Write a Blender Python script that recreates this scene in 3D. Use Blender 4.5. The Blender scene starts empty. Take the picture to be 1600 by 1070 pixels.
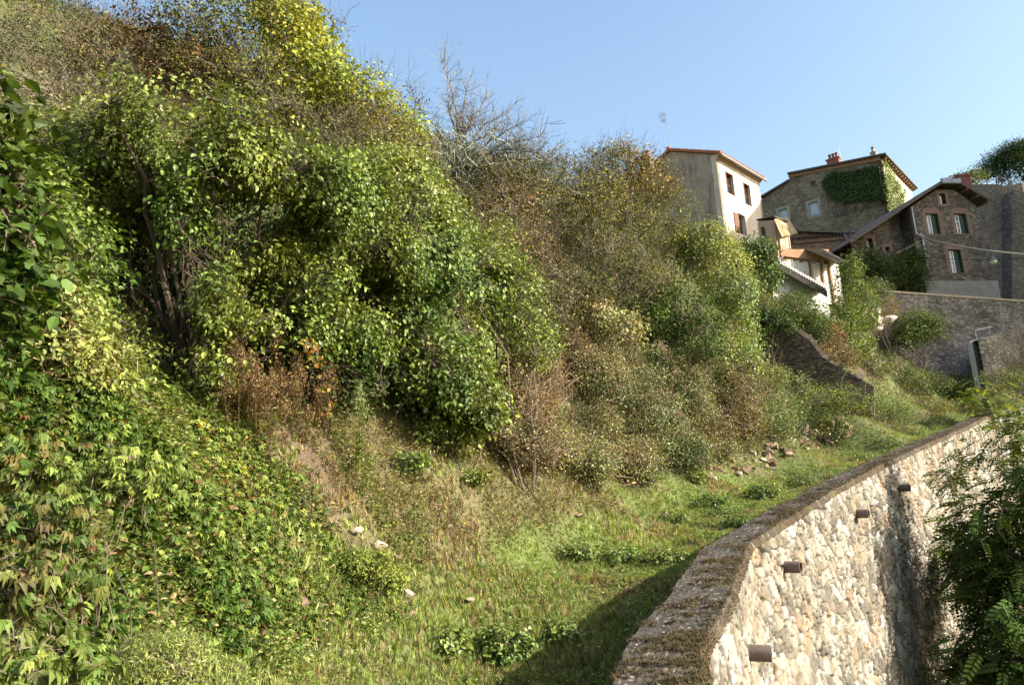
import bpy, bmesh, math, random
import numpy as np
from mathutils import Vector, Matrix
R_ = math.radians
sc = bpy.context.scene
rng = np.random.default_rng(7)

# ------------------------------------------------------------------ camera
FPX = 1200.0                       # focal length in pixels of the 1600 px wide photograph
PITCH, ROLL = R_(12), math.atan(.057)
_f = np.array([0, math.cos(PITCH), math.sin(PITCH)])
_u = np.array([0, -math.sin(PITCH), math.cos(PITCH)])
_x = np.array([1.0, 0, 0])
CR = _x*math.cos(ROLL) - _u*math.sin(ROLL)
CU = _u*math.cos(ROLL) + _x*math.sin(ROLL)
cam_d = bpy.data.cameras.new('camera')
cam_d.sensor_width = 36; cam_d.lens = FPX/1600*36; cam_d.clip_start = .05; cam_d.clip_end = 3000
cam = bpy.data.objects.new('camera', cam_d)
M = Matrix.Identity(4)
for i in range(3):
    M[i][0] = CR[i]; M[i][1] = CU[i]; M[i][2] = -_f[i]
cam.matrix_world = M
sc.collection.objects.link(cam); sc.camera = cam

# ------------------------------------------------------------------ sky and sun
SUN_AZ, SUN_EL = R_(110), R_(26)
w = bpy.data.worlds.new('World'); sc.world = w; w.use_nodes = True
nt = w.node_tree; nt.nodes.clear()
sky = nt.nodes.new('ShaderNodeTexSky'); sky.sky_type = 'NISHITA'; sky.sun_disc = False
sky.sun_elevation = SUN_EL; sky.sun_rotation = SUN_AZ; sky.altitude = 300
sky.air_density = 1.5; sky.dust_density = 4.5; sky.ozone_density = 2.6
bg = nt.nodes.new('ShaderNodeBackground'); bg.inputs[1].default_value = .13
wo = nt.nodes.new('ShaderNodeOutputWorld')
nt.links.new(sky.outputs[0], bg.inputs[0]); nt.links.new(bg.outputs[0], wo.inputs[0])
sd = bpy.data.lights.new('sun', 'SUN'); sd.energy = 5.0; sd.angle = R_(.53); sd.color = (1, .93, .8)
so = bpy.data.objects.new('sun', sd); sc.collection.objects.link(so)
SUN_DIR = Vector((math.sin(SUN_AZ)*math.cos(SUN_EL), math.cos(SUN_AZ)*math.cos(SUN_EL), math.sin(SUN_EL)))
so.rotation_euler = SUN_DIR.to_track_quat('Z', 'Y').to_euler(); so.location = (30, 20, 60)
sc.view_settings.view_transform = 'Standard'; sc.view_settings.look = 'None'
sc.view_settings.exposure = 1.38; sc.view_settings.gamma = 1
cy = sc.cycles
cy.max_bounces = 4; cy.diffuse_bounces = 1; cy.glossy_bounces = 1; cy.transmission_bounces = 2
cy.transparent_max_bounces = 4; cy.caustics_reflective = False; cy.caustics_refractive = False

# ------------------------------------------------------------------ geometry helpers
def ray(px, py):
    px = np.asarray(px, float); py = np.asarray(py, float)
    return _f + CR*((px-800)/FPX)[..., None] - CU*((py-535)/FPX)[..., None]
def P(px, py, d):                                   # a point seen at (px, py), d metres ahead
    return ray(px, py)*np.asarray(d, float)[..., None]
def proj(Q):
    d = np.maximum(Q @ _f, 1e-3)
    return 800+FPX*(Q @ CR)/d, 535-FPX*(Q @ CU)/d, Q @ _f
def unit(v):
    return v/np.maximum(np.linalg.norm(v, axis=-1, keepdims=True), 1e-9)
def inpoly(x, y, poly):
    x = np.asarray(x); y = np.asarray(y); r = np.zeros(x.shape, bool); n = len(poly)
    for i in range(n):
        x0, y0 = poly[i]; x1, y1 = poly[(i+1) % n]
        if y0 == y1: continue
        c = ((y0 > y) != (y1 > y)) & (x < (x1-x0)*(y-y0)/(y1-y0)+x0)
        r ^= c
    return r
def _hash(ix, iy, iz, k):
    h = (ix.astype(np.int64)*374761393 + iy.astype(np.int64)*668265263 + iz.astype(np.int64)*2147483647*3 + k*974634777) & 0xffffffff
    h = ((h ^ (h >> 13))*1274126177) & 0xffffffff
    h = ((h ^ (h >> 15))*2246822519) & 0xffffffff
    return ((h ^ (h >> 16)) & 0xffffff)/float(0xffffff)
def vnoise(p, k=0):                                 # value noise, p (N,3) -> 0..1
    i = np.floor(p).astype(np.int64); f = p-i; f = f*f*(3-2*f); r = 0
    for a in (0, 1):
        for b in (0, 1):
            for c in (0, 1):
                wt = (f[:, 0] if a else 1-f[:, 0])*(f[:, 1] if b else 1-f[:, 1])*(f[:, 2] if c else 1-f[:, 2])
                r = r + wt*_hash(i[:, 0]+a, i[:, 1]+b, i[:, 2]+c, k)
    return r
def fbm(p, o=4, k=0):
    r = 0; a = .5; s = 0
    for j in range(o):
        r = r+a*vnoise(p*(2**j)+j*17.3, k+j); s += a; a *= .5
    return r/s

COL = sc.collection
def mesh_np(name, V, Fc, mat, tint=None, parent=None, smooth=False):
    """Fc: (n,k) int array or list of such; verts in world space; stored relative to the parent"""
    V = np.asarray(V, float)
    if parent is not None: V = V-np.array(parent.location)
    Fs = [np.asarray(f) for f in (Fc if isinstance(Fc, list) else [Fc]) if len(f)]
    me = bpy.data.meshes.new(name)
    me.vertices.add(len(V)); me.vertices.foreach_set('co', V.astype(np.float32).ravel())
    li = np.concatenate([f.ravel() for f in Fs]).astype(np.int32)
    me.loops.add(len(li)); me.loops.foreach_set('vertex_index', li)
    tot = np.concatenate([np.full(len(f), f.shape[1]) for f in Fs]).astype(np.int32)
    st = np.concatenate([[0], np.cumsum(tot)[:-1]]).astype(np.int32)
    me.polygons.add(len(tot)); me.polygons.foreach_set('loop_start', st)
    me.polygons.foreach_set('use_smooth', np.full(len(tot), smooth))
    if tint is not None:
        a = me.attributes.new('tint', 'FLOAT_COLOR', 'POINT')
        t = np.ones((len(V), 4), np.float32); t[:, :tint.shape[1]] = tint
        a.data.foreach_set('color', t.ravel())
    me.update(); me.validate()
    me.materials.append(mat)
    o = bpy.data.objects.new(name, me); COL.objects.link(o)
    if parent is not None: o.parent = parent
    return o
def thing(name, label, cat, loc, group=None):
    o = bpy.data.objects.new(name, None); COL.objects.link(o); o.location = [float(c) for c in loc]
    o['label'] = label; o['category'] = cat
    if group: o['group'] = group
    o.empty_display_size = .2
    return o
def tag(o, label=None, cat=None, group=None, kind=None):
    if label: o['label'] = label
    if cat: o['category'] = cat
    if group: o['group'] = group
    if kind: o['kind'] = kind
    return o
class MB:                                            # collects plain shapes, links them as one mesh
    def __init__(s): s.v = []; s.q = []; s.t = []; s.ng = []
    def add(s, V, F):
        b = sum(len(x) for x in s.v); s.v.append(np.asarray(V, float))
        for f in F:
            f = [i+b for i in f]
            (s.q if len(f) == 4 else s.t if len(f) == 3 else s.ng).append(f)
        return s
    def hexa(s, c8):                                 # 4 bottom + 4 top corners
        return s.add(c8, [(3, 2, 1, 0), (4, 5, 6, 7), (0, 1, 5, 4), (1, 2, 6, 5), (2, 3, 7, 6), (3, 0, 4, 7)])
    def prism(s, poly, off):                         # polygon (n,3) swept by vector off
        poly = np.asarray(poly, float); n = len(poly); V = np.vstack([poly, poly+off])
        return s.add(V, [tuple(range(n))[::-1], tuple(range(n, 2*n))]+[(i, (i+1) % n, n+(i+1) % n, n+i) for i in range(n)])
    def tube(s, pts, r, n=8):
        pts = np.asarray(pts, float); r = np.broadcast_to(r, len(pts)); V = []
        for i, p in enumerate(pts):
            t = unit(pts[min(i+1, len(pts)-1)]-pts[max(i-1, 0)])
            a = unit(np.cross(t, [0, 0, 1.0]) if abs(t[2]) < .95 else np.cross(t, [1.0, 0, 0])); b = np.cross(t, a)
            for k in range(n):
                an = 2*math.pi*k/n; V.append(p+r[i]*(math.cos(an)*a+math.sin(an)*b))
        F = [(i*n+k, i*n+(k+1) % n, (i+1)*n+(k+1) % n, (i+1)*n+k) for i in range(len(pts)-1) for k in range(n)]
        F += [tuple(range(n))[::-1], tuple((len(pts)-1)*n+k for k in range(n))]
        return s.add(V, F)
    def build(s, name, mat, parent=None, smooth=False, tint=None):
        V = np.vstack(s.v)
        if parent is not None: V = V-np.array(parent.location)
        me = bpy.data.meshes.new(name); me.from_pydata([tuple(v) for v in V], [], s.q+s.t+s.ng)
        me.validate(); bm = bmesh.new(); bm.from_mesh(me); bmesh.ops.recalc_face_normals(bm, faces=bm.faces); bm.to_mesh(me); bm.free()
        if smooth: me.polygons.foreach_set('use_smooth', np.ones(len(me.polygons), bool))
        me.materials.append(mat); o = bpy.data.objects.new(name, me); COL.objects.link(o)
        if parent is not None: o.parent = parent
        return o

# ------------------------------------------------------------------ materials
class NT:
    def __init__(s, name):
        s.m = bpy.data.materials.new(name); s.m.use_nodes = True; s.t = s.m.node_tree; s.t.nodes.clear()
        s.o = s.n('OutputMaterial'); s.b = s.n('BsdfPrincipled')
        s.l(s.b.outputs[0], s.o.inputs[0])
    def n(s, k, **kw):
        x = s.t.nodes.new('ShaderNode'+k)
        for a, v in kw.items(): setattr(x, a, v)
        return x
    def l(s, a, b): s.t.links.new(a, b)
    def noise(s, vec, scale, detail=6, rough=.6, dist=0):
        x = s.n('TexNoise'); x.inputs['Scale'].default_value = scale; x.inputs['Detail'].default_value = detail
        x.inputs['Roughness'].default_value = rough; x.inputs['Distortion'].default_value = dist
        s.l(vec, x.inputs['Vector']); return x.outputs['Fac']
    def ramp(s, fac, stops):
        x = s.n('ValToRGB'); e = x.color_ramp.elements
        while len(e) < len(stops): e.new(.5)
        for k, (p, c) in enumerate(stops):
            e[k].position = p; e[k].color = (*c, 1) if len(c) == 3 else c
        s.l(fac, x.inputs[0]); return x.outputs[0]
    def mix(s, fac, a, b, mode='MIX'):
        x = s.n('Mix', data_type='RGBA', blend_type=mode)
        for sock, v in ((x.inputs[0], fac), (x.inputs[6], a), (x.inputs[7], b)):
            if isinstance(v, (int, float)): sock.default_value = v
            elif isinstance(v, tuple): sock.default_value = (*v, 1)
            else: s.l(v, sock)
        return x.outputs[2]
    def obj(s, sx=1, sy=1, sz=1):
        c = s.n('TexCoord'); m = s.n('Mapping'); m.inputs['Scale'].default_value = (sx, sy, sz)
        s.l(c.outputs['Object'], m.inputs[0]); return m.outputs[0]
    def bump(s, h, st, dist=.02):
        x = s.n('Bump'); x.inputs['Strength'].default_value = st; x.inputs['Distance'].default_value = dist
        s.l(h, x.inputs['Height']); s.l(x.outputs[0], s.b.inputs['Normal'])
    def col(s, c, rough=.8, spec=.3):
        if isinstance(c, tuple): s.b.inputs['Base Color'].default_value = (*c, 1)
        else: s.l(c, s.b.inputs['Base Color'])
        s.b.inputs['Roughness'].default_value = rough; s.b.inputs['Specular IOR Level'].default_value = spec
        return s.m

def leaf_mat(name, trans=.4, rough=.42, spec=.5):
    t = NT(name); a = t.n('Attribute'); a.attribute_name = 'tint'
    t.l(a.outputs['Color'], t.b.inputs['Base Color']); t.b.inputs['Roughness'].default_value = rough
    t.b.inputs['Specular IOR Level'].default_value = spec
    tr = t.n('BsdfTranslucent'); g = t.mix(1.0, a.outputs['Color'], (1.25, 1.15, .45), 'MULTIPLY')
    t.l(g, tr.inputs[0]); mx = t.n('MixShader'); mx.inputs[0].default_value = trans
    t.l(t.b.outputs[0], mx.inputs[1]); t.l(tr.outputs[0], mx.inputs[2]); t.l(mx.outputs[0], t.o.inputs[0])
    return t.m
def tint_mat(name, rough=.85, bump=0, bscale=60, spec=.25):
    t = NT(name); a = t.n('Attribute'); a.attribute_name = 'tint'
    n = t.noise(t.obj(), bscale, 5)
    c = t.mix(1.0, a.outputs['Color'], t.ramp(n, [(.2, (.72, .72, .72)), (.8, (1.2, 1.2, 1.2))]), 'MULTIPLY')
    if bump: t.bump(n, bump, .01)
    return t.col(c, rough, spec)
def plain(name, c, rough=.7, var=.25, scale=3, metal=0, bump=0):
    t = NT(name); n = t.noise(t.obj(), scale, 6, .65)
    lo = tuple(x*(1-var) for x in c); hi = tuple(min(1, x*(1+var)) for x in c)
    t.b.inputs['Metallic'].default_value = metal
    if bump: t.bump(t.noise(t.obj(), scale*8, 4), bump, .01)
    return t.col(t.ramp(n, [(.3, lo), (.7, hi)]), rough)
def rubble_mat(name, cols, mort, sc_=(2.2, 2.2, 5.5), stain=.4):
    t = NT(name); v0 = t.obj(*sc_); dn = t.n('TexNoise'); dn.inputs['Scale'].default_value = 1.2; t.l(v0, dn.inputs['Vector'])
    ad = t.n('VectorMath', operation='MULTIPLY_ADD'); ad.inputs[1].default_value = (.5, .5, .5)
    t.l(dn.outputs['Color'], ad.inputs[0]); t.l(v0, ad.inputs[2]); v = ad.outputs[0]
    vo = t.n('TexVoronoi', feature='F1'); t.l(v, vo.inputs['Vector']); vo.inputs['Scale'].default_value = 1
    ve = t.n('TexVoronoi', feature='DISTANCE_TO_EDGE'); t.l(v, ve.inputs['Vector']); ve.inputs['Scale'].default_value = 1
    sp = t.n('SeparateColor'); t.l(vo.outputs['Color'], sp.inputs[0])
    c = t.ramp(sp.outputs[0], [(i/(len(cols)-1), k) for i, k in enumerate(cols)])
    nn = t.noise(t.obj(), 7, 6, .7); c = t.mix(1.0, c, t.ramp(nn, [(.25, (.55,)*3), (.75, (1.3,)*3)]), 'MULTIPLY')
    e = t.ramp(ve.outputs[0], [(0, (0,)*3), (.13, (1,)*3)])
    c = t.mix(e, mort, c)
    st = t.noise(t.obj(.3, .3, .3), 1.3, 4); c = t.mix(1.0, c, t.ramp(st, [(.35, (1-stain,)*3), (.65, (1.15,)*3)]), 'MULTIPLY')
    t.bump(e, .7, .05)
    return t.col(c, .9, .2)

MT = {}
MT['leaf'] = leaf_mat('leaf_soft', .3, .5, .2); MT['glossy'] = leaf_mat('leaf_glossy', .26, .40, .3); MT['dry'] = leaf_mat('leaf_dry', .2, .7, .1)
MT['grass'] = leaf_mat('grass_blade', .3, .6, .15)
MT['bark'] = tint_mat('bark', .9, .4, 40)

# ================================================================== THE LANE WALL (line of its coping)
_W = [(.55, -5, -3.0), (.62, -1, -2.5), (.85, 3, -1.95), tuple(P(1027, 1070, 6.2)), tuple((P(1027, 1070, 6.2)+P(1135, 855, 12.8))/2+[-.02, 0, .0]),
      tuple(P(1129, 868, 12.1)), tuple(P(1136, 855, 12.8)), tuple(P(1156, 842, 13.5)), (5.88, 16.83, -.31), (10.12, 22.31, .59), (15.21, 28.13, 1.6), (20.79, 34.74, 2.72), (30.04, 46.05, 4.62), (36, 53.4, 5.9)]
def catmull(pts, n=24):
    pts = np.asarray(pts, float); q = np.vstack([2*pts[0]-pts[1], pts, 2*pts[-1]-pts[-2]]); out = []
    for i in range(1, len(q)-2):
        for t in np.linspace(0, 1, n, endpoint=False):
            a, b, c, d = q[i-1], q[i], q[i+1], q[i+2]
            out.append(.5*((2*b)+(-a+c)*t+(2*a-5*b+4*c-d)*t*t+(-a+3*b-3*c+d)*t**3))
    out.append(pts[-1]); return np.array(out)
WL = catmull(_W)
WS = np.concatenate([[0], np.cumsum(np.linalg.norm(np.diff(WL[:, :2], axis=0), axis=1))])
def wall_at(s):
    p = np.stack([np.interp(s, WS, WL[:, k]) for k in range(3)], -1)
    e = .25; t = np.stack([np.interp(s+e, WS, WL[:, k])-np.interp(s-e, WS, WL[:, k]) for k in (0, 1)], -1); t = unit(t)
    return p, t, np.stack([t[..., 1], -t[..., 0]], -1)      # point, tangent, outward (right hand) normal
def wall_sd(x, y):                                  # signed distance from the wall line, positive on its outer side; wall z there
    q = np.stack([x, y], -1); best = np.full(len(q), 1e9); sg = np.zeros(len(q)); z = np.zeros(len(q))
    A = WL[::4]; 
    for i in range(len(A)-1):
        a = A[i, :2]; b = A[i+1, :2]; ab = b-a; t = np.clip(((q-a) @ ab)/(ab @ ab), 0, 1)
        dv = q-(a+t[:, None]*ab); d = np.hypot(dv[:, 0], dv[:, 1]); m = d < best
        best[m] = d[m]; sg[m] = np.sign(dv[m, 0]*ab[1]-dv[m, 1]*ab[0]); z[m] = (A[i, 2]+t*(A[i+1, 2]-A[i, 2]))[m]
    return best*sg, z

# ================================================================== TERRAIN
_G = [(100, 1060, 4.6), (20, 1000, 3.6), (300, 1000, 6.4), (420, 1060, 8.0), (600, 1070, 9.6), (450, 850, 9.3), (560, 800, 11.2), (660, 900, 12), (700, 1000, 11.4),
      (800, 800, 15.2), (850, 900, 14.6), (950, 830, 17.0), (820, 735, 16.4), (700, 700, 14.6), (560, 690, 12.6), (420, 650, 11.6), (300, 610, 12),
      (150, 620, 8.6), (100, 700, 6.6), (250, 730, 7.4), (350, 760, 8.1), (20, 850, 4.2), (150, 900, 5.0), (30, 600, 6.6),
      (300, 330, 18), (100, 200, 20), (250, 120, 23.5), (430, 200, 23), (470, 420, 17), (600, 330, 22.5), (700, 400, 24), (850, 400, 28), (780, 560, 18.5),
      (960, 420, 32), (1060, 430, 38), (1120, 450, 42), (1128, 400, 56), (1180, 425, 55), (1200, 500, 42), (1240, 520, 39),
      (1170, 570, 34), (1000, 600, 24), (1200, 640, 28), (1000, 742, 20.5), (1110, 748, 21.5), (1250, 700, 25.5), (1350, 655, 30), (1430, 630, 36), (1480, 625, 40),
      (1330, 610, 31.5), (1400, 590, 38), (1350, 530, 43), (1290, 500, 44), (1430, 545, 47), (1500, 560, 50), (1590, 560, 54), (1530, 610, 48)]
_gp = P(np.array([g[0] for g in _G]), np.array([g[1] for g in _G]), np.array([g[2] for g in _G]))
_wp = []
for s_ in np.arange(1, WS[-1], 3.0):
    p_, t_, n_ = wall_at(s_)
    ex = max(0, min(1, (14.3-p_[1])/3.2))*.85
    for o_, dz in ((.4, -.38-ex), (2.0, -.34-ex), (3.6, -.22-ex*.9)):
        _wp.append([p_[0]-n_[0]*o_, p_[1]-n_[1]*o_, p_[2]+dz])
_far = [(-14, 2, 7.0), (-25, 12, 22), (-30, 30, 26), (-22, 45, 25), (-8, 60, 24), (12, 80, 22), (-4, -6, -1.6), (-12, -8, 5.5), (-40, 0, 30), (-45, 50, 32), (30, 90, 18),
        (60, 80, 12), (62, 60, 9), (-20, 80, 30), (-35, -15, 24)]
_gp = np.vstack([_gp, np.array(_wp), np.array(_far)])
LAM = 2.5
def _tps(r): return r*r*np.log(r+1e-9)
_n = len(_gp); _K = _tps(np.linalg.norm(_gp[:, None, :2]-_gp[None, :, :2], axis=2))+np.eye(_n)*LAM
_Pm = np.hstack([np.ones((_n, 1)), _gp[:, :2]])
_A = np.block([[_K, _Pm], [_Pm.T, np.zeros((3, 3))]])
_c = np.linalg.solve(_A, np.concatenate([_gp[:, 2], np.zeros(3)]))
def gz(x, y, rough=True):
    q = np.stack([np.ravel(x), np.ravel(y)], -1).astype(float); z = np.zeros(len(q))
    for a in range(0, len(q), 20000):
        b = q[a:a+20000]; z[a:a+20000] = _tps(np.linalg.norm(b[:, None]-_gp[None, :, :2], axis=2)) @ _c[:_n]+_c[_n]+b @ _c[_n+1:]
    if rough:
        q3 = np.column_stack([q, q[:, 0]*0]); z += (fbm(q3*1.3, 4, 3)-.5)*.30+(fbm(q3*6, 3, 9)-.5)*.07
    return z.reshape(np.shape(x))
def gd(px, py, lo=3.0, hi=90.0):                     # depth at which the sight line through (px,py) meets the ground
    t = np.linspace(lo, hi, 500); r = ray(px, py); q = r[None]*t[:, None]; h = q[:, 2]-gz(q[:, 0], q[:, 1], False); k = np.where((h[1:] < 0) & (h[:-1] >= 0))[0]
    return float(t[k[0]]) if len(k) else hi
xs = np.concatenate([np.arange(-46, -12, .8), np.arange(-12, 16, .22), np.arange(16, 40, .4), np.arange(40, 66, 1)])
ys = np.concatenate([np.arange(-14, 2, .8), np.arange(2, 22, .22), np.arange(22, 58, .4), np.arange(58, 96, 1.2)])
X, Y = np.meshgrid(xs, ys, indexing='ij'); sdv, wz = wall_sd(X.ravel(), Y.ravel()); zz = gz(X, Y).ravel()
LOWZ = -9.0
Q = np.column_stack([X.ravel(), Y.ravel(), zz])
lo = sdv > -.1
Q[lo, 2] = LOWZ+(fbm(Q[lo]*[.3, .3, 0], 3, 5)-.5)*1.2
nx, ny = len(xs), len(ys)
i0 = (np.arange(nx-1)[:, None]*ny+np.arange(ny-1)[None]).ravel()
FQ = np.column_stack([i0, i0+ny, i0+ny+1, i0+1])
px_, py_, _ = proj(Q)
straw = inpoly(px_, py_, [(430, 640), (640, 660), (860, 730), (1000, 800), (760, 830), (720, 900), (600, 870), (480, 820), (380, 720)])
pathm = (sdv < 0) & (sdv > -5)
n1 = fbm(Q*[1.1, 1.1, 0], 4, 21)[:, None]; n2 = fbm(Q*[7, 7, 0], 3, 33)[:, None]
soil = np.array([.085, .06, .038]); dry = np.array([.14, .105, .066]); grn = np.array([.095, .125, .035])
tn = soil*(1-n1)+dry*n1*.9
gm = np.clip((n1-.33)*4, 0, 1)*np.where(straw, .45, .9)[:, None]
gm = np.where(pathm[:, None], np.clip(gm+.35, 0, .9), gm)
tn = tn*(1-gm)+grn*gm
tn = np.where(straw[:, None], tn*.5+dry*.5*(.6+.6*n2), tn)
ground = mesh_np('ground', Q, FQ, tint_mat('earth', .95, .8, 25), tn, smooth=True)
tag(ground, kind='structure')
# the valley floor beyond, far below
fm = MB(); fm.add([(-900, -900, LOWZ-1.2), (900, -900, LOWZ-1.2), (900, 900, LOWZ-1.2), (-900, 900, LOWZ-1.2)], [(0, 1, 2, 3)])
tag(fm.build('valley_floor', plain('valley', (.07, .09, .035), .95, .4, .02)), kind='structure')

# ================================================================== THE WALL ITSELF
wroot = thing('retaining_wall', 'long cream rubble stone retaining wall with mossy dark coping beside the grassy lane', 'wall', (1.2, 6.2, -9))
def voro(u, v, cell, lean=0.0, seed=0):
    """jittered grid voronoi: F1 site id hash, f2-f1, local offset from the site"""
    a = (u+lean*v)/cell[0]; b = v/cell[1]
    ia = np.floor(a).astype(np.int64); ib = np.floor(b).astype(np.int64)
    d1 = np.full(a.shape, 9e9); d2 = d1.copy(); ida = ia.copy(); idb = ib.copy(); oa = a*0; ob = a*0
    for da in (-1, 0, 1):
        for db in (-1, 0, 1):
            ca = ia+da; cb = ib+db
            sa = ca+.1+.8*_hash(ca, cb, ca*0, seed); sb = cb+.1+.8*_hash(ca, cb, ca*0, seed+1)
            xa = a-sa; xb = b-sb; d = np.hypot(xa, xb); m = d < d1
            d2 = np.where(m, d1, np.minimum(d2, d)); d1 = np.where(m, d, d1)
            ida = np.where(m, ca, ida); idb = np.where(m, cb, idb); oa = np.where(m, xa, oa); ob = np.where(m, xb, ob)
    return ida, idb, d2-d1, oa, ob
scol = [3.0]
while scol[-1] < WS[-1]-.3: 
    dd = max(4, scol[-1]-5); scol.append(scol[-1]+(.026 if dd > 4 else .1)+.0009*dd)
scol = np.array(scol); hrow = np.arange(0, 11.5, .023)
S2, H2 = np.meshgrid(scol, hrow, indexing='ij'); S1 = S2.ravel(); H1_ = H2.ravel()
wp, wt, wn = wall_at(S1)
wz_ = np.column_stack([S1, H1_, S1*0])
wu = S1+(fbm(wz_*4, 2, 50)-.5)*.12; wv = H1_+(fbm(wz_*4+9, 2, 51)-.5)*.12
ia, ib, ed, oa, ob = voro(wu, wv, (.30, .32), -.6, 3)
ja, jb, ed2, pa, pb = voro(wu, wv, (.18, .19), -.5, 23)
big = _hash(ia, ib, ia*0, 31) < .55                                     # large stones among filling of small ones
ia = np.where(big, ia, ja+5000); ib = np.where(big, ib, jb); oa = np.where(big, oa, pa); ob = np.where(big, ob, pb)
ed = np.where(big, ed*1.7, np.minimum(ed2, ed*2.4))
r1 = _hash(ia, ib, ia*0, 11); r2 = _hash(ia, ib, ia*0, 12); r3 = _hash(ia, ib, ia*0, 13); r4 = _hash(ia, ib, ia*0, 14)
stone = np.clip((ed-.095)/.06, 0, 1)**.8
filled = np.clip((fbm(wz_*.9, 4, 60)-.60)*5, 0, .5)                       # where the joints are smeared with pale mortar
fine = (fbm(wz_*17, 4, 61)-.5)*1.7
disp = (-.055+.025*filled)*(1-stone)+stone*(.026*r1+.055*(r2-.5)*oa+.055*(r3-.5)*ob)+fine*.02
gone = r4 < .03; disp = np.where(gone, disp-.06*stone, disp)
top = np.clip(H1_/.08, 0, 1)
off = .38+disp*top+.004*H1_
V = np.column_stack([wp[:, 0]+wn[:, 0]*off, wp[:, 1]+wn[:, 1]*off, wp[:, 2]-.03-H1_])
pal = np.array([[.43, .37, .285], [.36, .295, .22], [.56, .495, .405], [.26, .215, .165], [.20, .165, .13], [.41, .35, .275], [.50, .45, .38], [.33, .26, .185]])
ct = pal[(r1*7.99).astype(int)]*(.8+.35*r2)[:, None]
ct = ct*np.array([.92, 1.0, 1.05])*(.36+.68*(fbm(wz_*9, 4, 70)-.2))[:, None]
rust = np.clip((fbm(wz_*2.3, 4, 77)-.58)*6, 0, 1)[:, None]*.6
ct = ct*(1-rust)+np.array([.30, .19, .11])*rust
mort = np.array([.055, .040, .028])*(1-filled[:, None]*.8)+np.array([.50, .40, .27])*filled[:, None]*.8  # dark mortar, its colour deepened in place of relief shade
tn = ct*stone[:, None]+mort*(1-stone[:, None])
tn = np.where(gone[:, None], tn*.35, tn)
nr, nc = len(hrow), len(scol)
i0 = (np.arange(nc-1)[:, None]*nr+np.arange(nr-1)[None]).ravel()
FQ = np.column_stack([i0, i0+1, i0+nr+1, i0+nr])
mesh_np('stone_face', V, FQ, tint_mat('wall_stone', .88, .5, 55, .2), tn, wroot, smooth=True)
# inner face toward the lane
sc2 = np.arange(1, WS[-1]-.3, .25); wp, wt, wn = wall_at(sc2)
V = []; 
for k, (o, dz) in enumerate(((-.39, -.03), (-.40, -.6), (-.42, -1.6))):
    V.append(np.column_stack([wp[:, 0]+wn[:, 0]*o, wp[:, 1]+wn[:, 1]*o, wp[:, 2]+dz]))
n = len(sc2); i0 = np.arange(n-1)
mesh_np('inner_face', np.vstack(V), np.vstack([np.column_stack([i0, i0+1, i0+n+1, i0+n]), np.column_stack([i0+n, i0+n+1, i0+2*n+1, i0+2*n])]),
        rubble_mat('inner_stone', [(.16, .12, .08), (.25, .19, .13), (.33, .27, .2)], (.12, .09, .06), (4, 4, 5)), None, wroot)
# coping: grey mortar with stone chips and cushions of dry moss
sc3 = [1.0]
while sc3[-1] < WS[-1]-.3: sc3.append(sc3[-1]+.014+.0011*max(0, sc3[-1]-8))
sc3 = np.array(sc3); av = np.linspace(-.5, .5, 64)
S2, A2 = np.meshgrid(sc3, av, indexing='ij'); S1 = S2.ravel(); A1 = A2.ravel(); wp, wt, wn = wall_at(S1)
q = np.column_stack([S1, A1, S1*0])
e = np.clip((.5-np.abs(A1))/.07, 0, 1)
mm = fbm(q*[2.2, 1.6, 1], 4, 80)*.45+fbm(q*[13, 3.0, 1], 4, 180)*.55+.16*(A1+.12)+.06*np.clip((np.abs(A1)-.3)*5, 0, 1)
edge_grey = np.clip((fbm(q*4, 3, 83)-.5)*4, 0, 1)
moss = np.clip((mm-.49)*7, 0, 1); cush = fbm(q*[16, 6, 1], 4, 81)
bare = fbm(q*22, 4, 82)
hgt = .03*e**.5+(bare-.5)*.035+moss*(.004+.07*np.clip(cush-.3, 0, 1))+(fbm(q*1.2, 3, 87)-.5)*.05
wob = (fbm(np.column_stack([S1*2.2, np.sign(A1)*5, S1*0]), 4, 88)-.5)*.10
aw = A1*.84+wob*np.abs(A1)*2
V = np.column_stack([wp[:, 0]+wn[:, 0]*aw, wp[:, 1]+wn[:, 1]*aw, wp[:, 2]+hgt-.09*(1-e)])
gcol = np.array([.068, .059, .049])*(.55+.9*fbm(q*10, 4, 84))[:, None]
chips = np.clip((vnoise(q*34, 85)-.8)*9, 0, 1)[:, None]; gcol = gcol*(1-chips*.7)+np.array([.42, .38, .32])*chips*.7
mcol = np.array([.07, .052, .034])*(.45+1.0*fbm(q*13, 3, 86))[:, None]
gr = np.clip((fbm(q*3, 3, 89)-.55)*6, 0, 1)[:, None]; mcol = mcol*(1-gr*.5)+np.array([.13, .12, .045])*gr*.5
tn = gcol*(1-moss[:, None])+mcol*moss[:, None]
nr, nc = len(av), len(sc3); i0 = (np.arange(nc-1)[:, None]*nr+np.arange(nr-1)[None]).ravel()
mesh_np('coping', V, np.column_stack([i0, i0+nr, i0+nr+1, i0+1]), tint_mat('coping_mortar', .95, .9, 90, .15), tn, wroot, smooth=True)
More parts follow.
